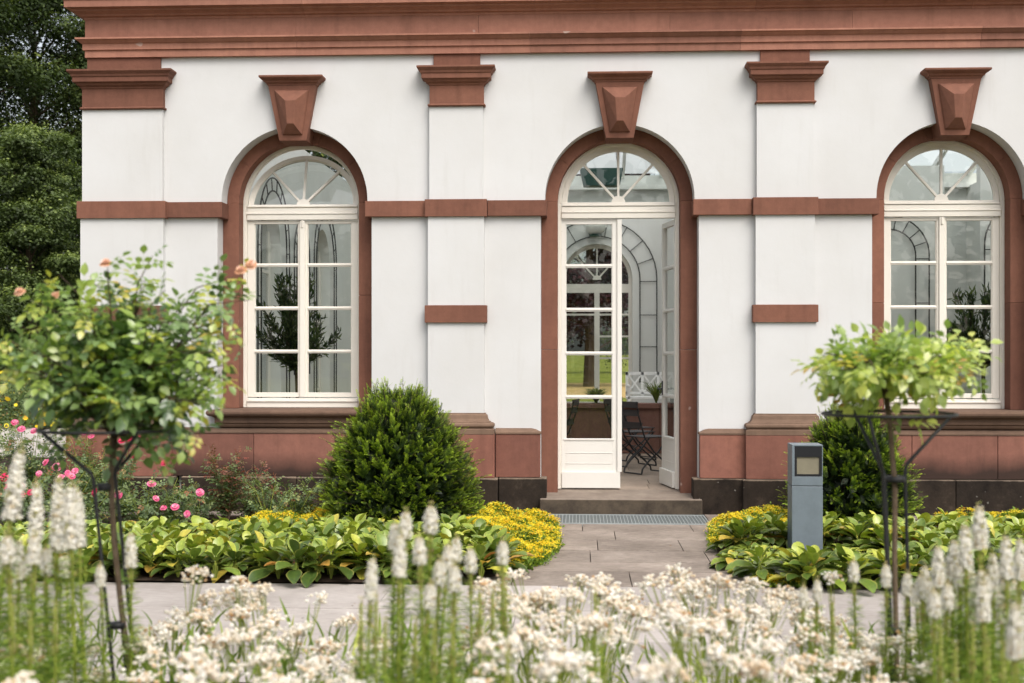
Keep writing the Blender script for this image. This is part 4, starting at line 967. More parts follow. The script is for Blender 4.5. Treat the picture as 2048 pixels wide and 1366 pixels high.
def sedum(name, poly, label, seed, n, zt=.17, fl=.75, mounds=None, hole=None):
    rg = np.random.default_rng(seed); xs = [p[0] for p in poly]; ys = [p[1] for p in poly]
    pts = []
    while len(pts) < n:
        px, py = rg.uniform(min(xs), max(xs)), rg.uniform(min(ys), max(ys))
        if in_poly(px, py, poly) and not (hole and any((px-h[0])**2+(py-h[1])**2 < h[2]**2 for h in hole)): pts.append((px, py))
    pts = np.array(pts)
    def hgt(p): return zt*(.72+.28*np.sin(p[:, 0]*7+1.3)*np.cos(p[:, 1]*6.1)+.15*np.sin(p[:, 0]*19+p[:, 1]*15))
    H = hgt(pts)
    # fade height at the border
    cx, cy = np.mean(xs), np.mean(ys)
    edge = np.array([min(math.hypot(p[0]-(a[0]+(b[0]-a[0])*t), p[1]-(a[1]+(b[1]-a[1])*t)) for a, b in zip(poly, poly[1:]+poly[:1]) for t in (0, .25, .5, .75)) for p in pts])
    H *= np.clip(.35+edge*4, 0, 1)
    # leaves: 5 per point
    k = 6; P = np.repeat(np.column_stack([pts, H]), k, 0); nn = len(P)
    P += rg.normal(size=(nn, 3))*np.array([.018, .018, .015]); P[:, 2] -= rg.uniform(.0, .09, nn); P[:, 2] = np.maximum(P[:, 2], .01)
    D = rg.normal(size=(nn, 3))*.7+np.array([0, -.1, .55]); R = frames(D, rsph(nn), rg.uniform(.022, .038, nn))
    o = instance_mesh(name, *TL_SIMPLE, R, P, rg.random(nn), M['sedumleaf'], None); tag(o, label, 'ground cover', kind='stuff')
    # flower umbels: star florets
    star = []; 
    for i in range(5):
        t = 2*math.pi*i/5; star += [([(0, 0, 0), (.28*math.cos(t-.5), .28*math.sin(t-.5), .16), (math.cos(t), math.sin(t), .30), (.28*math.cos(t+.5), .28*math.sin(t+.5), .16)], [(0, 1, 2, 3)])]
    V, Fs = merge_tpl(star)
    clumpn = (np.sin(pts[:, 0]*5.3+2)*np.cos(pts[:, 1]*4.7)+rg.normal(size=len(pts))*.6) > (-1.2+2.0*(1-fl)); sel = np.where(clumpn)[0]
    kk = 9; base = np.repeat(np.column_stack([pts, H+.012])[sel], kk, 0); nn = len(base); base += rg.normal(size=(nn, 3))*np.array([.017, .017, .006])
    tint = np.repeat(np.clip(rg.normal(.62+.2*np.sin(pts[sel, 0]*3.1), .22), 0, 1), kk); tint = np.clip(tint+rg.normal(size=nn)*.12, 0, 1)
    Nn = rg.normal(size=(nn, 3))*.35+np.array([0, -.15, 1]); dd = np.cross(Nn, rsph(nn)); R = frames(dd, Nn, rg.uniform(.009, .014, nn))
    f = instance_mesh('flowers', V, Fs, R, base, tint, M['sedumflower'], o)
    return o

# compound rose leaf: 5 (or 7) leaflets along a rachis of unit length
def compound(nl=5):
    tv, tf, tu, tvv = leaf_tpl(.68, .25, .18, 3)
    parts = []
    spots = [(0.98, 0, .52)]+[(y, s, .42) for y in ((.62, .28) if nl == 5 else (.68, .42, .16)) for s in (-1, 1)]
    for y, s, L in spots:
        M4 = Matrix.Translation((s*.03, y, 0)) @ Matrix.Rotation(-s*rad(62), 4, 'Z') @ Matrix.Rotation(rad(-8), 4, 'X') @ Matrix.Scale(L, 4)
        parts.append((xf(tv, M4), tf))
    parts.append(([(-.008, 0, 0), (.008, 0, 0), (.006, 1, -.01), (-.006, 1, -.01)], [(0, 1, 2, 3)]))
    return merge_tpl(parts)
CL5 = compound(5)
def bloom_mesh(m, c, R, nrm, rg, layers=3):
    nrm = Vector(nrm).normalized(); a = nrm.orthogonal().normalized(); b = nrm.cross(a)
    for L in range(layers):
        n = (7, 6, 5, 4)[L]; tilt = (0.15, .65, 1.15, 1.4)[L]; rr = R*(1, .8, .55, .35)[L]
        for i in range(n):
            t = 2*math.pi*(i+.37*L)/n+rg.normal()*.1; o = a*math.cos(t)+b*math.sin(t); s = a*-math.sin(t)+b*math.cos(t)
            up = nrm*math.sin(tilt)+o*math.cos(tilt); p0 = c+nrm*.004*L; w_ = rr*.55
            mid = p0+up*rr*.6+nrm*rr*.05; tip = p0+up*rr-nrm*rr*.12*math.cos(tilt)
            m.add([p0, mid-s*w_, mid+nrm*-.05*rr, mid+s*w_, tip-s*w_*.7+o*.0, tip+o*rr*.08, tip+s*w_*.7], [(0, 1, 2), (0, 2, 3), (1, 4, 5, 2), (2, 5, 6, 3)], min(1, max(0, rg.normal(.3+.25*L, .2))))
def blooms(lst, parent, mat, R, seed, name='blossom', cam_face=True):
    rg = np.random.default_rng(seed)
    for p in lst:
        m = MB(); bloom_mesh(m, Vector((0, 0, 0)), R*rg.uniform(.8, 1.15), Vector((rg.normal()*.4, -.7, .6+rg.normal()*.3)), rg)
        o = m.build(name, mat, parent); o.location = Vector(p)-parent.location
def shoots_plant(parent, shoots, leafmat, barkmat, rg, spacing=.03, L=(.075, .11), r0=.005, tiprnd=(.55, 1.0), base_rnd=(.05, .6), droop=.3, leafname='foliage', stemname='shoots', per=1, start=.18):
    """shoots: list of point lists in parent-local space"""
    m = MB(); P = []; D = []; N = []; rn = []; sc = []
    for pts in shoots:
        pts = [Vector(p) for p in pts]; n = len(pts)
        m.tube(pts, [max(.0012, r0*(1-.75*i/(n-1))) for i in range(n)], 5)
        # arclength sampling
        segs_ = [(pts[i+1]-pts[i]).length for i in range(n-1)]; tot = sum(segs_); s = tot*start
        while s < tot:
            q = s; i = 0
            while i < n-2 and q > segs_[i]: q -= segs_[i]; i += 1
            u = min(1, q/max(segs_[i], 1e-6)); p = pts[i].lerp(pts[i+1], u); ax = (pts[i+1]-pts[i]).normalized()
            for _ in range(per):
                dv = Vector(rg.normal(size=3)); dv = (dv-ax*dv.dot(ax)).normalized(); f = s/tot
                d = dv+ax*.5+Vector((0, 0, .15-droop*rg.random())); P.append(p); D.append(d); N.append(Vector((rg.normal()*.35, rg.normal()*.35-.1, 1)))
                rn.append(rg.uniform(*tiprnd) if f > .72 and rg.random() < .7 else rg.uniform(*base_rnd)); sc.append(rg.uniform(*L)*(1-.35*max(0, f-.6)/.4))
            s += spacing*rg.uniform(.7, 1.3)
    m.build(stemname, barkmat, parent)
    P = np.array([tuple(p) for p in P]); R = frames(np.array([tuple(d) for d in D]), np.array([tuple(x) for x in N]), np.array(sc))
    instance_mesh(leafname, CL5[0], CL5[1], R, P, np.array(rn), leafmat, parent, smooth=True)

# ================================================================== far background trees and border
def zpos(px, Z): 
    q = atz(px, 705, Z); return (q.x, q.y, -0.06)
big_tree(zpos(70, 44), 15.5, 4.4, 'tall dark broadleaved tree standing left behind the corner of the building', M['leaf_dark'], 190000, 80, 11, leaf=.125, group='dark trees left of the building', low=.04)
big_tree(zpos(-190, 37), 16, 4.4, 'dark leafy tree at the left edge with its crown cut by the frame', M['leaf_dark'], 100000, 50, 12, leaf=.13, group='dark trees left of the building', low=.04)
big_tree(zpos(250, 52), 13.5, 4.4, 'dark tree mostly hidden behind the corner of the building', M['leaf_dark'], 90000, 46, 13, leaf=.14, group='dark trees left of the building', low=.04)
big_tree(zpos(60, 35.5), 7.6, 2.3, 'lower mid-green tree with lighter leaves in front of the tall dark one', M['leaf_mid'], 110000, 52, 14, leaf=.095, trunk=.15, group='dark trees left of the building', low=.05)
m = MB()
rg = np.random.default_rng(31)
hd_ = empty('clipped_hedge', (-16, 32, 0), 'dark hedge closing the garden under the trees at the far left', 'hedge')
k = 26000; P = np.column_stack([rg.uniform(-14, 9, k), rg.uniform(-1.2, 1.2, k), rg.uniform(0, 1, k)**.8*3.2*(1+.0*k)])
R = frames(rsph(k), rsph(k)+np.array([0, -.5, .8]), rg.uniform(.12, .2, k)); instance_mesh('foliage', *TL_SIMPLE, R, P, rg.random(k)*.5, M['leaf_dark'], hd_)
m.box(-14, 9, -.5, .8, -.1, 2.4, .5); m.build('branches', M['bark'], hd_)
# behind the building: purple beech and shrubs, seen through the far windows
big_tree((.6, 52, -.06), 13, 5.2, 'dark purple-leaved beech in the garden seen through the hall', M['leaf_purple'], 32000, 38, 21, leaf=.28, low=.24, name='copper_beech', group='trees behind the building')
big_tree((-5.5, 92, -.06), 12, 6.0, 'green tree in the garden seen through the hall, left of the purple one', M['leaf_mid'], 16000, 26, 22, leaf=.24, low=.05, group='trees behind the building')
big_tree((6.5, 95, -.06), 12, 6.2, 'green tree in the garden seen through the hall, right of the purple one', M['leaf_mid'], 16000, 26, 23, leaf=.24, low=.05, group='trees behind the building')
k = 9000; P = np.column_stack([rg.uniform(-70, 70, k), rg.uniform(-78, -70, k), rg.uniform(0, 1, k)*(13+3*np.sin(rg.uniform(-70, 70, k)*.4))])
P[:, 2] = rg.uniform(0, 1, k)*(12+3.5*np.sin(P[:, 0]*.35)+1.5*np.sin(P[:, 0]*1.3)); R = frames(rsph(k), rsph(k), rg.uniform(1.0, 1.8, k))
tag(instance_mesh('distant_wood', *TL_SIMPLE, R, P, rg.random(k)*.7, M['leaf_dark']), 'dark line of garden trees mirrored in the window panes', 'wood', kind='stuff')
big_tree((-8.6, 30, -.06), 9, 3.2, 'dark garden tree behind the building seen through the deeper side opening', M['leaf_dark'], 16000, 26, 25, leaf=.16, low=.03, trunk=.15, name='dark_garden_tree')
big_tree((-10.2, 23.5, -.06), 9, 3.0, 'dark conifer-like tree outside the side wall, seen through the left window', M['leaf_dark'], 20000, 26, 24, leaf=.15, low=.03, trunk=.12, name='dark_garden_tree')
sheet('sand_path', [(-30, 36), (30, 36), (30, 60), (-30, 60)], -0.045, mk_simple('sand', [(.3, (0.50, 0.33, 0.13, 1)), (.7, (0.62, 0.44, 0.2, 1))], 1.5))
# flower border far left
def border_shrub(loc, rx, h, n, leafmat, flmat, nf, label, seed, name='border_shrub', fr=.05):
    rg = np.random.default_rng(seed); r = empty(name, loc, label, 'shrub', 'shrubs in the far left border')
    d = norm(rg.normal(size=(n, 3))); d[:, 2] = abs(d[:, 2]); P = d*np.array([rx, rx, h])*rg.uniform(.45, 1.05, (n, 1)); R = frames(rsph(n)+d*.5, rsph(n)+np.array([0, 0, 1]), rg.uniform(.06, .10, n))
    instance_mesh('foliage', *TL_SIMPLE, R, P, rg.random(n), leafmat, r)
    if nf:
        d = norm(rg.normal(size=(nf, 3))+np.array([0, -.4, .4])); d[:, 2] = abs(d[:, 2]); P = d*np.array([rx, rx, h])*1.03; V = [(0, 0, 0), (1, 0, .2), (.5, .87, .2), (-.5, .87, .2), (-1, 0, .2), (-.5, -.87, .2), (.5, -.87, .2)]
        R = frames(rsph(nf), d, rg.uniform(.6, 1.2, nf)*fr); instance_mesh('flowers', V, [(0, 1, 2), (0, 2, 3), (0, 3, 4), (0, 4, 5), (0, 5, 6), (0, 6, 1)], R, P, rg.random(nf), flmat, r)
    m = MB()
    for i in range(12):
        a = rg.uniform(0, 6.28); m.tube([(0, 0, 0), (math.cos(a)*rx*.7, math.sin(a)*rx*.7, h*.75)], [.02, .006], 4)
    m.build('branches', M['bark'], r)
BL = [('rounded shrub with pale yellow blossoms at the far left edge of the border', -30, 31, 1.1, 1.35), ('rounded shrub with pale yellow blossoms beside the far path', 45, 30, 1.0, 1.1), ('rounded shrub with pale blossoms against the building corner', 115, 32, 1.1, 1.4), ('dark green shrub behind the pale flowering ones at the left', 10, 36, 1.4, 2.0), ('dark green shrub near the corner behind the flowering border', 105, 37, 1.4, 1.7)]
for i, (lb, px, Z, rx, h) in enumerate(BL):
    q = zpos(px, Z); border_shrub(q, rx, h, 3500, M['leaf_shrub'], M['sedumflower'] if i < 0 else M['sedumflower'], 45 if i < 3 else 0, lb, 40+i, fr=.06)
sedum('yellow_border', [(-20, 15.6), (-7, 14.6), (-7, 16.2), (-20, 17.4)], 'low yellow-green carpet edging the pale path at the far left', 55, 1800, zt=.25, fl=.5)

# ================================================================== beds in front of the wall
YL = gnd(800, 1055); YL = Vector((-1.70, -1.50, 0)); YR = Vector((2.58, -1.25, 0))
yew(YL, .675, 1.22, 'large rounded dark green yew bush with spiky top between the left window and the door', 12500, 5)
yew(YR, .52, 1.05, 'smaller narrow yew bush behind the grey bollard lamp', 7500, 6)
bergenia('bergenia_bed', [(-14, -4.37), (-14, -2.9), (-6, -2.95), (-3.6, -2.85), (-2.6, -2.65), (-1.9, -2.45), (-1.2, -2.6), (-.75, -2.9), (-.50, -3.4), (-.52, -4.05), (-.80, -4.36), (-3, -4.37), (-6, -4.37)], .19, 'low bed of broad glossy green leaves edging the paving left of the path', 61)
bergenia('bergenia_bed', [(1.16, -3.1), (1.20, -3.8), (1.40, -4.32), (1.75, -4.46), (5, -4.46), (8.5, -4.46), (8.5, -2.3), (3.3, -2.15), (1.6, -2.1), (1.3, -2.5)], .19, 'low bed of broad glossy green leaves round the bollard right of the path', 62, hole=[(bx0.x, bx0.y, .22), (bx0.x, bx0.y-.25, .27), (bx0.x, bx0.y-.42, .16)])
hol = [(YL.x, YL.y, .55)]
sedum('yellow_stonecrop', [(-.78, -.70), (-.40, -.90), (-.20, -1.5), (-.16, -2.7), (-.28, -3.5), (-.55, -4.0), (-.60, -3.4), (-.78, -2.85), (-1.2, -2.55), (-1.45, -2.1), (-1.0, -1.6), (-1.0, -.8)], 'bright yellow flowering ground cover between the large yew and the path', 71, 3400, hole=hol)
sedum('yellow_stonecrop', [(-3.1, -2.7), (-2.4, -2.55), (-1.75, -2.35), (-2.2, -1.9), (-2.2, -1.0), (-2.9, -1.1), (-3.25, -2.0)], 'yellow and orange flowering ground cover left of the large yew', 72, 2200, zt=.19, fl=.72, hole=hol)
sedum('yellow_stonecrop', [(1.14, -2.6), (1.22, -1.5), (1.6, -.75), (2.4, -.75), (2.3, -1.9), (2.0, -2.2), (1.5, -2.2)], 'bright yellow flowering ground cover right of the path beside the bollard', 73, 2000, zt=.16)
sedum('yellow_stonecrop', [(3.2, -2.2), (3.4, -1.1), (4.0, -1.0), (4.9, -1.6), (4.8, -2.5), (4.0, -2.4)], 'yellow flowering ground cover in the right bed beyond the yew', 74, 1800, zt=.20, fl=.65)
p = gnd(1540, 1172); sedum('yellow_stonecrop', [(p.x-.16, p.y-.05), (p.x+.2, p.y-.1), (p.x+.26, p.y+.12), (p.x-.1, p.y+.18)], 'small lime green tuft at the front corner of the right bed', 75, 170, zt=.10, fl=.25)

# shrub roses
def shrub_rose(loc, n, h, spread, label, flowers, flmat, seed, leafmat='leaf_shrub', L=(.06, .10), fR=.038, spacing=.035):
    rg = np.random.default_rng(seed); r = empty('shrub_rose', loc, label, 'rose bush', 'shrub roses below the left window')
    sh = []
    for i in range(int(n*1.5)):
        a = rg.uniform(0, 6.283); s = spread*rg.uniform(.3, 1); hh = h*rg.uniform(.45, 1.0)
        sh.append([(0, 0, 0), (math.cos(a)*s*.25, math.sin(a)*s*.25, hh*.4), (math.cos(a)*s*.6, math.sin(a)*s*.6, hh*.8), (math.cos(a)*s+rg.normal()*.04, math.sin(a)*s, hh)])
    fl = [Vector(f) for f in flowers]
    for f in fl:
        d = f-Vector(loc); sh.append([(0, 0, 0), (d.x*.3, d.y*.3, d.z*.4), (d.x*.8, d.y*.8, d.z*.75), tuple(d-Vector((0, 0, .02)))])
    shoots_plant(r, sh, M[leafmat], M['stemgreen'] if leafmat != 'leaf_red' else M['rosebark'], rg, spacing, L, .0045, tiprnd=(.5, 1), base_rnd=(.1, .8))
    blooms(fl, r, M[flmat], fR, seed+1)
A_ = lambda px, py, Z: atz(px, py, Z)
def gp(px, Z): q = atz(px, 705, Z); return (q.x, q.y, 0.0)
shrub_rose(gp(345, 12.3), 9, .50, .35, 'low pink-flowered rose bush in the middle of the group left of the yellow flowers', [A_(312, 997, 12.1), A_(350, 1014, 12.0), A_(327, 1016, 12.1), A_(374, 1028, 12.0), A_(303, 968, 12.2), A_(400, 985, 12.1)], 'pink', 101)
shrub_rose(gp(235, 12.6), 14, .72, .42, 'pink and crimson rose bush behind the stem of the left standard rose', [A_(236, 918, 12.5), A_(276, 879, 12.5), A_(258, 875, 12.5), A_(328, 926, 12.5), A_(244, 882, 12.6), A_(270, 910, 12.6)], 'crimson', 102)
shrub_rose(gp(130, 12.4), 16, .70, .5, 'pink rose bush at the left with several open blossoms by the building corner', [A_(114, 934, 12.3), A_(78, 947, 12.3), A_(143, 952, 12.0), A_(122, 955, 12.0), A_(136, 947, 12.1), A_(150, 942, 12.1), A_(92, 925, 12.3)], 'pink', 103)
shrub_rose(gp(40, 12.2), 18, .66, .55, 'leafy rose bush at the far left with small deep red blossoms', [A_(41, 971, 12.1), A_(44, 989, 12.0), A_(15, 975, 12.0), A_(62, 985, 12.0), A_(30, 1000, 11.9), A_(8, 955, 12.1)], 'crimson', 104)
shrub_rose(gp(60, 14.6), 18, 1.0, .7, 'taller rose bush with pale pink blossoms in front of the pale path', [A_(43, 858, 14.4), A_(68, 862, 14.4), A_(175, 863, 14.2), A_(30, 845, 14.6)], 'pink', 105)
shrub_rose(gp(-60, 13.0), 18, .9, .6, 'dense green rose bush cut by the left edge of the picture', [], 'pink', 106)
shrub_rose(gp(455, 12.7), 16, .78, .34, 'bronze-leaved rose bush without flowers below the left window', [], 'pink', 107, 'leaf_red', L=(.06, .095), spacing=.03)
shrub_rose(gp(535, 12.4), 11, .50, .36, 'small green rose bush between the bronze one and the yellow flowers', [], 'pink', 108)
shrub_rose(gp(180, 13.6), 12, .95, .3, 'thin upright rose bush against the plinth with pale pink blossoms high up', [A_(170, 866, 13.5), A_(182, 872, 13.5)], 'pink', 109, fR=.03)
shrub_rose(gp(400, 12.9), 8, .36, .4, 'sparse low rose bush right of the pink ones below the left window', [], 'pink', 110)
shrub_rose(gp(500, 12.9), 12, .60, .40, 'green and bronze rose bush between the bronze bush and the stonecrop', [], 'pink', 111, 'leaf_red')
shrub_rose(gp(590, 12.5), 9, .46, .34, 'low green rose bush at the left edge of the stonecrop, before the yew', [], 'pink', 112)
shrub_rose(gp(290, 12.2), 14, .50, .42, 'dense leafy rose bush behind the foot of the left standard rose', [A_(236, 990, 12.1)], 'pink', 113)
shrub_rose(gp(160, 12.0), 14, .42, .45, 'low spreading rose bush behind the tall white spikes', [A_(190, 985, 12.0)], 'crimson', 114)
# weeds at the foot of the wall
blade_plant('wall_weed', gnd(1042, 1022), 14, .22, .07, 'small pale weed growing at the wall left of the door step', 'weed', M['sedumleaf'], .005, 81, group='weeds at the foot of the wall')
blade_plant('wall_weed', gnd(1990, 1026), 18, .30, .10, 'thin green weed growing at the foot of the wall at the far right', 'weed', M['sedumleaf'], .005, 82, group='weeds at the foot of the wall')
m = MB(); q = gnd(1630, 1108); m.tube([q, q+Vector((.01, 0, .17))], [.007, .005], 6); o = m.build('wooden_stick', M['rosebark']); tag(o, 'short brown stick standing in front of the bollard', 'stick')

# ================================================================== foreground: standard roses and their supports
def standard_rose(stempts, Z, targets, nrand, env, label, leafmat, seed, flowers, flR, L, spacing=.028, graft=None, tr=(.55, 1), br=(.05, .65), stemr=.0095, stick=None):
    rg = np.random.default_rng(seed); pts = [atz(px, py, Z+dz) for px, py, dz in stempts]; base = gnd(700, 1400); base = pts[-1].copy(); base.z = 0
    r = empty('standard_rose', base, label, 'standard rose', 'standard roses in wire supports')
    m = MB(); m.tube([p-base for p in pts]+[Vector((0, 0, 0))], [stemr*1.25]+[stemr]*(len(pts)-1)+[stemr*1.1], 8); m.build('stem', M['rosebark'], r, smooth=True)
    g = pts[0]; sh = []
    tg = [atz(px, py, Z+rg.uniform(-.22, .22)) for px, py in targets]
    for i in range(nrand):
        a = rg.uniform(0, 6.283); q = math.sqrt(rg.random()); cx, cy, ex, ey = env
        t = atz(cx+math.cos(a)*q*ex, cy+math.sin(a)*q*ey, Z+rg.uniform(-.33, .33)); tg.append(t)
    for t in tg:
        d = t-g; hor = Vector((d.x, d.y, 0)); mid1 = g+hor*.22+Vector((0, 0, d.z*.38+.03)); mid2 = g+hor*.65+Vector((0, 0, d.z*.82+.03))
        mid1 += Vector(rg.normal(size=3))*.02; mid2 += Vector(rg.normal(size=3))*.025
        sh.append([g-base, mid1-base, mid2-base, t-base])
    shoots_plant(r, sh, M[leafmat], M['bark'], rg, spacing, L, .0048, tiprnd=tr, base_rnd=br, droop=.6, start=.40)
    blooms([atz(px, py, Z+rg.uniform(-.15, .1)) for px, py in flowers], r, M['peach'], flR, seed+5)
    return r
standard_rose([(228, 870, 0), (222, 960, 0), (228, 1080, 0), (243, 1220, 0), (262, 1350, 0), (268, 1430, 0)], 4.35,
    [(488, 548), (500, 600), (470, 640), (445, 600), (305, 512), (285, 560), (215, 535), (330, 580), (85, 560), (120, 550), (60, 600), (20, 660), (5, 705), (30, 740), (60, 800), (120, 870), (455, 760), (470, 690), (420, 660), (380, 700), (370, 905), (400, 870), (350, 860), (410, 790), (180, 600), (240, 620), (100, 900), (330, 930), (250, 905), (150, 640)],
    70, (235, 705, 236, 165), 'left standard rose with dense leafy head and a few peach blossoms', 'leaf_rose', 201,
    [(482, 542), (502, 530), (40, 585), (112, 592), (340, 798), (292, 830), (382, 905), (212, 528)], .018, (.068, .110), spacing=.0245, tr=(.6, 1), br=(.0, .85))
standard_rose([(1768, 768, 0), (1780, 850, 0), (1790, 980, 0), (1789, 1120, 0), (1792, 1260, 0), (1795, 1400, 0)], 4.5,
    [(1660, 702), (1635, 725), (1640, 765), (1650, 795), (1700, 714), (1740, 712), (1800, 712), (1850, 714), (1900, 708), (1930, 715), (1965, 755), (1960, 730), (1930, 780), (1880, 780), (1835, 780), (1690, 820), (1655, 745), (1845, 860), (1960, 705), (1700, 710), (1770, 705)],
    34, (1785, 748, 172, 20), 'right standard rose with sparse flat umbrella of lime green leaves', 'leaf_rose_lime', 202, [(1828, 700)], .012, (.070, .112), spacing=.023, br=(.1, .85))
def support(Z, ring_c, ringR, rods, ties, label):
    c = atz(ring_c[0], ring_c[1], Z); base = Vector((c.x, c.y, 0)); r = empty('plant_support', base, label, 'plant support', 'black metal supports round the standard roses')
    m = MB(); n = 40; pts = [(ringR*math.cos(2*math.pi*i/n), ringR*math.sin(2*math.pi*i/n), c.z) for i in range(n+1)]; m.tube(pts, .0055, 6); m.build('ring', M['iron'], r, smooth=True)
    for rod in rods:
        m = MB(); m.tube([Vector((p[0], p[1], p[2]))-base for p in rod], .0062, 7); m.build('rod', M['iron'], r, smooth=True)
    for (px, py, hw_, hh) in ties:
        m = MB(); t = atz(px, py, Z)-base; m.lathe([(hw_, -hh), (hw_*1.05, -hh*.3), (hw_*1.05, hh*.4), (hw_*.98, hh)], t, 14); m.build('tie', M['iron'], r, smooth=True)
def rod3(Z, cpx, cpy, R, ang, elbow_px, elbow_py, low_px, low_py, dz):
    c = atz(cpx, cpy, Z); top = c+Vector((math.cos(ang)*R, math.sin(ang)*R, 0)); e = atz(elbow_px, elbow_py, Z+dz); l = atz(low_px, low_py, Z+dz); b = l+(l-e)*.4
    s = (0-l.z)/(b.z-l.z); fin = l+(b-l)*s; return [top, top.lerp(e, .96), e+Vector((0, 0, -.015)), l, fin]
support(4.35, (222, 858), .235, [rod3(4.35, 222, 858, .235, rad(190), 187, 952, 226, 1345, -.03), rod3(4.35, 222, 858, .235, rad(-50), 230, 940, 272, 1345, -.05), rod3(4.35, 222, 858, .235, rad(70), 222, 955, 252, 1345, .05)],
    [(210, 974, .024, .012), (236, 1250, .026, .010)], 'black wire support with ring under the head of the left standard rose')
support(4.5, (1778, 828), .225, [rod3(4.5, 1778, 828, .225, rad(-120), 1766, 945, 1783, 1345, -.05), rod3(4.5, 1778, 828, .225, rad(5), 1810, 932, 1821, 1345, .02), rod3(4.5, 1778, 828, .225, rad(110), 1770, 952, 1786, 1345, .07)],
    [(1790, 958, .034, .010), (1789, 1112+148, .026, .008)], 'black wire support with ring under the head of the right standard rose')

# ------------------------------------------------------------------ white blazing-star spikes
def spike_variant(seed, L=.17, R=.015, H=1.2):
    """origin at ground, straight stem up to z=H (spike from H-L to H) as meshes"""
    rg = np.random.default_rng(seed)
    n = 380; t = rg.random(n); a = rg.uniform(0, 6.283, n); prof_ = np.clip(1.15-.75*t**2, .25, 1)
    d = np.stack([np.cos(a), np.sin(a), rg.normal(.35, .35, n)], 1)
    P = np.stack([np.cos(a)*.005, np.sin(a)*.005, H-L+t*L*.95], 1); Ls = R*prof_*rg.uniform(.75, 1.35, n)
    R1 = frames(d, rsph(n), np.stack([Ls*.7, Ls, Ls*.7], 1)); rn = np.where(t > .93, rg.uniform(0, .15, n), np.clip(rg.normal(.55, .33, n), .0, 1))
    fl = (R1, P, rn)
    nb = 170; t = rg.random(nb)**1.2; a = rg.uniform(0, 6.283, nb); d = np.stack([np.cos(a), np.sin(a), np.full(nb, .9)], 1); P = np.stack([np.cos(a)*.003, np.sin(a)*.003, H-L-.08+t*(L+.09)], 1)
    R2 = frames(d, rsph(nb), np.stack([np.full(nb, .008), rg.uniform(.006, .011, nb)*(1.1-.5*t), np.full(nb, .008)], 1)); bd = (R2, P, rg.random(nb))
    nl = 420; t = rg.random(nl)**.8; z = .25+t*(H-L-.27); a = rg.uniform(0, 6.283, nl); d = np.stack([np.cos(a), np.sin(a), rg.normal(.55, .25, nl)], 1); P = np.stack([np.cos(a)*.002, np.sin(a)*.002, z], 1)
    Ls = (.085-.06*t)*rg.uniform(.8, 1.2, nl); R3 = frames(d, rsph(nl)*.3+np.array([0, 0, 1]), np.stack([np.full(nl, .0045), Ls, Ls], 1)); lv = (R3, P, rg.random(nl))
    return fl, bd, lv
TAPER = leaf_tpl(1.0, .1, .35, 3)
VARS = []
SPV = merge_tpl([([(0, .1, 0), (.13, .6, .1), (.02, 1.15, 0), (-.13, .6, .1)], [(0, 1, 2, 3)]), ([(0, .1, 0), (.35, .5, .3), (.5, 1.0, .4), (.2, .6, .3)], [(0, 1, 2, 3)]), ([(0, .1, 0), (-.35, .5, -.3), (-.5, 1.0, -.4), (-.2, .6, -.3)], [(0, 1, 2, 3)]), ([(0, 0, -.3), (.55, .35, 0), (0, .62, .25), (-.55, .35, 0)], [(0, 1, 2, 3)]), ([(-.34, .5, -.3), (.34, .5, -.3), (.34, .62, .3), (-.34, .62, .3)], [(0, 1, 2, 3)]), ([(-.2, .84, -.2), (.2, .84, -.2), (.16, .80, .2), (-.16, .80, .2)], [(0, 1, 2, 3)])])
for v in range(4):
    Lv, Rv = [(.17, .0138), (.12, .0135), (.20, .0142), (.08, .0135)][v]
    fl, bd, lv = spike_variant(300+v, Lv, Rv)
    o1 = instance_mesh('flower_spike', SPV[0], SPV[1], *fl, M['liatflower']); o2 = instance_mesh('buds', *TL_SIMPLE, *bd, M['liatbud'])
    m = MB(); rgc = np.random.default_rng(340+v); NR = 22; pr = []
    for j in range(NR+1):
        t = j/NR; pr.append((Rv*.66*(1.10-.80*t**1.6)*min(1, .35+t*9)*min(1, .30+(1-t)*7)*rgc.uniform(.86, 1.14), 1.2-Lv+t*Lv*.97))
    m.lathe(pr, (0, 0, 0), 9, .5); o5 = m.build('flower_core', M['spikecore'], smooth=True)
    o3 = instance_mesh('leaves', TAPER[0], TAPER[1], *lv, M['liatleaf'])
    m = MB(); m.tube([(0, 0, 0), (0.004, 0, .4), (0, 0, .8), (0, 0, 1.19)], [.0055, .005, .0045, .003], 6); o4 = m.build('stem', M['stemgreen'])
    VARS.append([(o.name.split('.')[0], o.data) for o in (o1, o2, o3, o4, o5)])
    for o in (o1, o2, o3, o4, o5): bpy.data.objects.remove(o)
GRP = 'white blazing star spikes in the foreground border'
def liatris(px, py, pyb, Z, label, lean=0.0, leany=0.0, rg=np.random.default_rng(9)):
    """spike tip at pixel (px,py), flowers down to pyb, at distance Z"""
    Ls = (pyb-py)/F*Z; v = min(range(4), key=lambda i: abs((.17, .12, .20, .08)[i]-Ls)); tip = atz(px, py, Z); q = Vector((lean, leany, 1)).normalized()
    Lax = tip.z/q.z; sc = Lax/1.2; base = tip-q*Lax; r = empty('blazing_star', base, label, 'flower spike', GRP)
    r.rotation_euler = Vector((0, 0, 1)).rotation_difference(q).to_euler(); 
    wd = sc*rg.uniform(.95, 1.15)
    r.scale = (wd, wd, sc)
    for nm, me in VARS[v]:
        o = bpy.data.objects.new(nm, me); COL.objects.link(o); o.parent = r; o.rotation_euler = (0, 0, rg.uniform(0, 6.28)) if nm != 'stem' else (0, 0, 0)
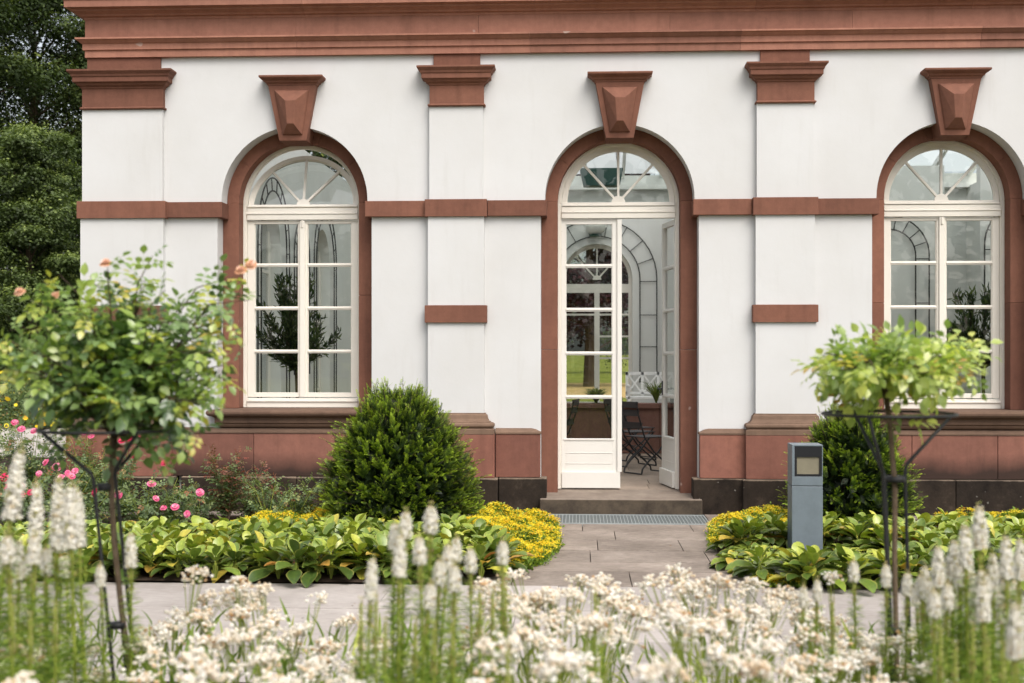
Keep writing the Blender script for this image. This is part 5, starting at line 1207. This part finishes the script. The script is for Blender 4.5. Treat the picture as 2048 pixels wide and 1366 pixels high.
LI = [
 # left
 (42, 893, 1010, 3.6, .16, 'left-most tall white spike, bent to the right at its tip'), (74, 962, 1060, 3.9, .03, 'white spike just right of the bent one at the left edge'),
 (117, 948, 1080, 3.7, .03, 'tall cream spike, left one of the pair left of the rose stem'), (140, 962, 1075, 3.6, .0, 'tall white spike, middle of the close trio left of the rose stem'), (154, 972, 1078, 3.85, .0, 'white spike on the right of the close trio left of the rose stem'),
 (14, 1070, 1135, 3.5, .0, 'short spike at the very left edge below the tall bent one'), (38, 1078, 1150, 3.7, .03, 'short tan-tipped spike second from the left edge'), (70, 1068, 1118, 3.5, .0, 'short white spike with tan tip in the lower left stand'),
 (92, 1095, 1160, 3.8, .02, 'white spike low in the left stand beneath the trio'), (262, 1065, 1135, 4.1, .02, 'lone white spike just right of the left rose stem'), (200, 1128, 1170, 4.0, .0, 'small white spike just left of the left rose stem'), (55, 1110, 1160, 4.0, .0, 'small cream spike half hidden in the lower left stand'),
 # centre
 (862, 1010, 1052, 3.8, -.01, 'tallest short white spike of the centre group, standing highest'), (812, 1022, 1070, 3.75, .02, 'white spike of the centre group left of the tallest one'), (789, 1045, 1075, 3.8, .0, 'small white tuft beside the tall spikes of the centre group'), (800, 1068, 1145, 3.6, -.02, 'long white spike below the twin tips of the centre group'),
 (838, 1072, 1135, 3.65, .0, 'tan-topped white spike in the middle of the centre group'), (745, 1115, 1195, 3.5, .02, 'slender cream spike standing alone left of the centre group'), (898, 1088, 1150, 3.8, .09, 'leaning white spike right of the middle of the centre group'), (913, 1074, 1130, 3.85, .01, 'upright white spike of the centre group before the glossy leaves'),
 (880, 1118, 1175, 3.7, .06, 'lower leaning white spike of the centre group'), (941, 1096, 1122, 3.9, .0, 'small round white tuft on a thin stalk right of the centre group'), (1006, 1080, 1120, 3.95, .0, 'right-most short white spike before the yellow flowers'), (908, 1128, 1170, 3.55, .01, 'short tan-tipped spike low in the centre group'), (862, 1165, 1205, 3.5, .07, 'lowest leaning white spike of the centre group'),
 # right
 (1707, 1120, 1168, 4.1, .0, 'white spike on a leafy stalk standing alone left of the right rose stem'), (1772, 1128, 1190, 4.0, .01, 'white spike directly left of the right rose stem'), (1635, 1158, 1185, 4.0, .02, 'small round white tuft left of the lone spike on the right'), (1607, 1172, 1200, 3.9, .0, 'small tan tuft just above the pale flower mass right of the path'),
 (1958, 1010, 1105, 3.7, -.02, 'tallest white spike on the right, standing above the others'), (1930, 1048, 1140, 3.6, -.01, 'tall cream spike left of the tallest right-hand one'), (1908, 1078, 1150, 3.8, .0, 'cream spike third from the tallest on the right'), (1876, 1090, 1170, 3.6, -.02, 'tan-centred white spike in the left part of the right stand'),
 (1850, 1130, 1200, 3.75, .0, 'white spike at the left end of the dense right stand'), (2012, 1070, 1160, 3.5, .0, 'thick white spike near the right edge'), (2040, 1075, 1170, 3.6, .01, 'white spike cut by the right edge of the picture'), (1985, 1105, 1180, 3.7, -.01, 'white spike between the tallest and the right edge'),
 (2030, 1205, 1330, 2.7, .0, 'largest and most blurred cream spike at the lower right corner'), (1815, 1145, 1200, 3.9, .0, 'white spike just right of the right rose stem'), (1895, 1165, 1230, 3.5, .02, 'lower white spike in the middle of the right stand'), (1965, 1160, 1240, 3.4, .0, 'lower white spike beneath the tallest on the right'), (1938, 1150, 1220, 3.9, .0, 'pale spike in the back of the right stand'),
 (1868, 1180, 1240, 3.4, -.03, 'low white spike at the front of the right stand'), (2000, 1180, 1250, 3.8, .0, 'pale green-white spike low near the right edge'), (1922, 1130, 1190, 4.1, .0, 'white spike deep in the right stand'),
]
CR = 'pale slender spike crowded deep in the dense right-hand stand'
for i in range(20):
    px_ = 1838+i*10.8+RNG.normal()*4; py_ = 1112+abs(RNG.normal())*55+(20 if px_ < 1880 else 0); LI.append((px_, py_, py_+RNG.uniform(45, 105), RNG.uniform(3.6, 4.3), RNG.normal()*.015, CR if i % 20 > 13 else (CR.replace('crowded deep in', 'in the middle of') if i > 6 else CR.replace('crowded deep in', 'at the left side of'))))
CL = 'pale slender spike crowded deep in the stand at the left edge'
for i in range(7):
    px_ = -5+i*24+RNG.normal()*6; py_ = 1105+abs(RNG.normal())*30; LI.append((px_, py_, py_+RNG.uniform(40, 80), RNG.uniform(3.9, 4.3), RNG.normal()*.02, CL))
for px, py, pyb, Z, ln, lb in LI: liatris(px, py, pyb, Z, lb, ln+RNG.normal()*.018, RNG.normal()*.03)
# green unopened stalks in the stands
LAB = ['left of the lone cream spike in the centre', 'right beneath the lone cream spike in the centre', 'low between the lone cream spike and the centre group', 'right of the leaning white spikes of the centre', 'under the right-most white spike of the centre', 'between the centre group and the pale mass', 'rising from the pale mass below the door', 'below the lone white spike on the right', 'large and tan, very blurred at the bottom centre', 'low under the tallest right-hand spike', 'front left of the dense right stand', 'low in the middle of the dense right stand', 'low at the right end of the dense right stand', 'foremost of the dense right stand', 'below the long white spike of the centre', 'below the tallest spike of the centre', 'below the leaning spikes of the centre', 'at the left edge under the short spikes', 'second from the left edge, among the short spikes', 'beneath the pair of tall spikes at the left']
for i, (px, py, Z) in enumerate([(722, 1200, 3.4), (752, 1195, 3.3), (770, 1240, 3.4), (960, 1180, 3.6), (1010, 1170, 3.8), (985, 1180, 3.7), (1190, 1180, 3.7), (1665, 1200, 3.8), (1015, 1290, 2.6), (1945, 1250, 3.3), (1880, 1260, 3.2), (1975, 1280, 3.2), (2005, 1290, 3.0), (1910, 1290, 3.1), (830, 1240, 3.4), (868, 1250, 3.3), (905, 1240, 3.4), (25, 1200, 3.3), (60, 1230, 3.4), (110, 1210, 3.5)]):
    tip = atz(px, py, Z); base = Vector((tip.x, tip.y, 0)); r = empty('budding_stalk', base, 'green leafy stalk with closed buds, '+LAB[i], 'flower stalk', 'green budding stalks in the foreground border'); r.scale = (1, 1, tip.z/1.2)
    for nm, me in VARS[3][1:4]:
        o = bpy.data.objects.new(nm, me); COL.objects.link(o); o.parent = r

# ------------------------------------------------------------------ pearly everlasting plants
def pearl_tpl():
    V = []; Fs = []
    for j, (rr, z) in enumerate(((.55, -.35), (1, .1), (.8, .55))):
        V += [(rr*math.cos(2*math.pi*i/7+.2*j), rr*math.sin(2*math.pi*i/7+.2*j), z) for i in range(7)]
    V.append((0, 0, .55)); 
    for j in range(2): Fs += [(7*j+i, 7*j+(i+1) % 7, 7*(j+1)+(i+1) % 7, 7*(j+1)+i) for i in range(7)]
    Fs += [(14+i, 14+(i+1) % 7, 21) for i in range(7)]; return V, Fs
PT = pearl_tpl()
def pearly(base, heads, seed, label):
    """heads: list of world positions of flower head centres with radius"""
    rg = np.random.default_rng(seed); r = empty('pearly_everlasting', base, label, 'flowering plant', 'cream flowering plants massed along the foreground')
    st = MB(); LP = []; LD = []; LS = []; P = []; rn = []; sc = []
    for hp, hr in heads:
        P = []; rn = []; sc = []
        d = hp-base; fork = Vector((d.x*.75, d.y*.75, d.z*.80)); fork += Vector(rg.normal(size=3))*.01
        st.tube([(d.x*.25+rg.normal()*.03, d.y*.25+rg.normal()*.03, 0), (d.x*.5, d.y*.5, d.z*.4), fork], [.0038, .0032, .0026], 5)
        tone = rg.uniform(-.15, .1)
        for k in range(int(7*(hr/.05))+3):
            o = Vector((rg.normal()*hr*.55, rg.normal()*hr*.55, 0)); sub = d+o+Vector((0, 0, hr*.35-o.length**2/hr*.55+rg.normal()*.006)); st.tube([fork, fork.lerp(sub, .55)+Vector((0, 0, -.004)), sub], .0014, 4)
            nb = rg.integers(8, 14)
            for b in range(nb):
                P.append(sub+Vector((rg.normal()*.0135, rg.normal()*.0135, rg.normal()*.008))); rn.append(min(1, max(0, rg.normal(.62+tone, .27)))); sc.append(rg.uniform(.0052, .0085))
        n = len(P); c0 = sum(P, Vector((0, 0, 0)))/n; N = rsph(n)*.5+np.array([0, -.2, 1]); R = frames(np.cross(N, rsph(n)), N, np.array(sc)); fh = instance_mesh('flower_head', PT[0], PT[1], R, np.array([tuple(p-c0) for p in P]), np.array(rn), M['pearl'], r, smooth=True); fh.location = c0
        n_ = int(28*d.z)
        for k in range(n_):
            t = rg.uniform(.25, .97); p_ = Vector((0, 0, 0)).lerp(fork, t); a = rg.uniform(0, 6.283); LP.append(Vector((d.x*(.3+.4*t), d.y*(.3+.4*t), fork.z*t))); LD.append((math.cos(a), math.sin(a), .55)); LS.append(rg.uniform(.035, .07))
    st.build('stems', M['stemgreen'], r)
    n = len(LP); LS = np.array(LS); R = frames(np.array(LD), np.tile([0, 0, 1.], (n, 1)), np.stack([LS*.16, LS, LS], 1)); instance_mesh('leaves', TAPER[0], TAPER[1], R, np.array([tuple(p) for p in LP]), rg.random(n), M['pearlleaf'], r)
# upper outline of the flower mass, photo pixels
TOP = [(-200, 1215), (0, 1200), (60, 1205), (120, 1235), (160, 1290), (215, 1300), (260, 1235), (330, 1225), (370, 1200), (440, 1185), (520, 1190), (560, 1215), (620, 1225), (700, 1235), (780, 1290), (860, 1310), (930, 1270), (975, 1165), (1040, 1140), (1090, 1160), (1140, 1150), (1200, 1140), (1240, 1165), (1262, 1190), (1300, 1165), (1340, 1145), (1400, 1140), (1440, 1165), (1500, 1165), (1560, 1190), (1640, 1205), (1690, 1240), (1750, 1250), (1830, 1230), (1900, 1240), (1960, 1300), (2048, 1310), (2250, 1300)]
def topy(px):
    for (a, ya), (b, yb) in zip(TOP[:-1], TOP[1:]):
        if a <= px <= b: return ya+(yb-ya)*(px-a)/(b-a)
    return 1250
rg = np.random.default_rng(77)
heads = []
for row, (Z, off, step) in enumerate(((4.75, 4, 50), (4.3, 34, 66), (3.9, 72, 84), (3.5, 108, 104), (3.1, 146, 120), (2.7, 176, 150))):
    px = -160+row*13
    while px < 2210:
        ty = topy(px)+off+abs(rg.normal())*20
        gap = (560 < px < 720 and ty < 1236) or (1236 < px < 1292 and ty > 1235 and ty < 1335) or (770 < px < 930 and ty < 1300 and rg.random() < .6) or (150 < px < 245 and ty < 1330 and rg.random() < .6)
        if not gap and ty < 1420: heads.append((px, ty, Z+rg.normal()*.12, rg.uniform(.038, .060)))
        px += step*rg.uniform(.6, 1.4)*(.78 if 960 < px < 1720 and row < 4 else 1)
heads += [(392, 1150, 4.6, .040), (478, 1165, 4.6, .036), (530, 1182, 4.5, .035), (640, 1196, 4.6, .014), (1660, 1155, 4.7, .02)]
hp = [(atz(a, b, Z), r_) for a, b, Z, r_ in heads]
# gather heads into plants by cells
USED = {}
ZONES = [(60, 'cut by the left edge'), (200, 'left of the left rose stem'), (330, 'around the left rose stem'), (470, 'right of the left rose stem'), (620, 'under the stalks of the glossy leaf bed'), (760, 'left of the central white spikes'), (930, 'below the central white spikes'), (1090, 'just right of the central white spikes'), (1250, 'left of the paving gap below the door'), (1420, 'right of the paving gap below the door'), (1570, 'left of the bollard'), (1720, 'below the bollard'), (1860, 'around the right rose stem'), (1980, 'below the right-hand white spikes'), (9999, 'cut by the right edge')]
def zone(c):
    X = c.x*C_+(c.y+DD)*S_; Z = -c.x*S_+(c.y+DD)*C_; px = 1024+F*X/Z
    t = next(t for a, t in ZONES if px < a); USED[t] = USED.get(t, 0)
    return t
cells = {}
for p_, r_ in hp: cells.setdefault((round(p_.x/.50), round(p_.y/.55)), []).append((p_, r_))
todo = []
for i, (kk, lst) in enumerate(sorted(cells.items())):
    c = sum((p_ for p_, _ in lst), Vector((0, 0, 0)))/len(lst)
    row = 'nearest row' if c.y < -10.1 else ('middle row' if c.y < -9.35 else 'farthest row')
    todo.append(('cream papery heads, %s, %s' % (row, zone(c)), Vector((c.x, c.y, 0)), lst, i))
for lb, base, lst, i in todo:
    same = sorted(t[1].x for t in todo if t[0] == lb)
    if len(same) > 1: lb += ', '+(('left', 'right') if len(same) == 2 else ('left', 'middle', 'right', 'right', 'right'))[same.index(base.x)]+' one'
    pearly(base, lst, 500+i, lb)
# low green undergrowth of the border
k = 9000; P = np.column_stack([rg.uniform(-3.4, 3.4, k), rg.uniform(-11.5, -8.6, k), rg.uniform(.02, .60, k)**1.0]); LS = rg.uniform(.08, .17, k)
a = rg.uniform(0, 6.283, k); R = frames(np.stack([np.cos(a)*.5, np.sin(a)*.5, np.ones(k)], 1), rsph(k), np.stack([LS*.10, LS, LS], 1))
o = instance_mesh('undergrowth', TAPER[0], TAPER[1], R, P, rg.random(k), M['liatleaf']); tag(o, 'low fine green foliage at the foot of the foreground flowers', 'undergrowth', kind='stuff')
print('objects', len(bpy.data.objects))
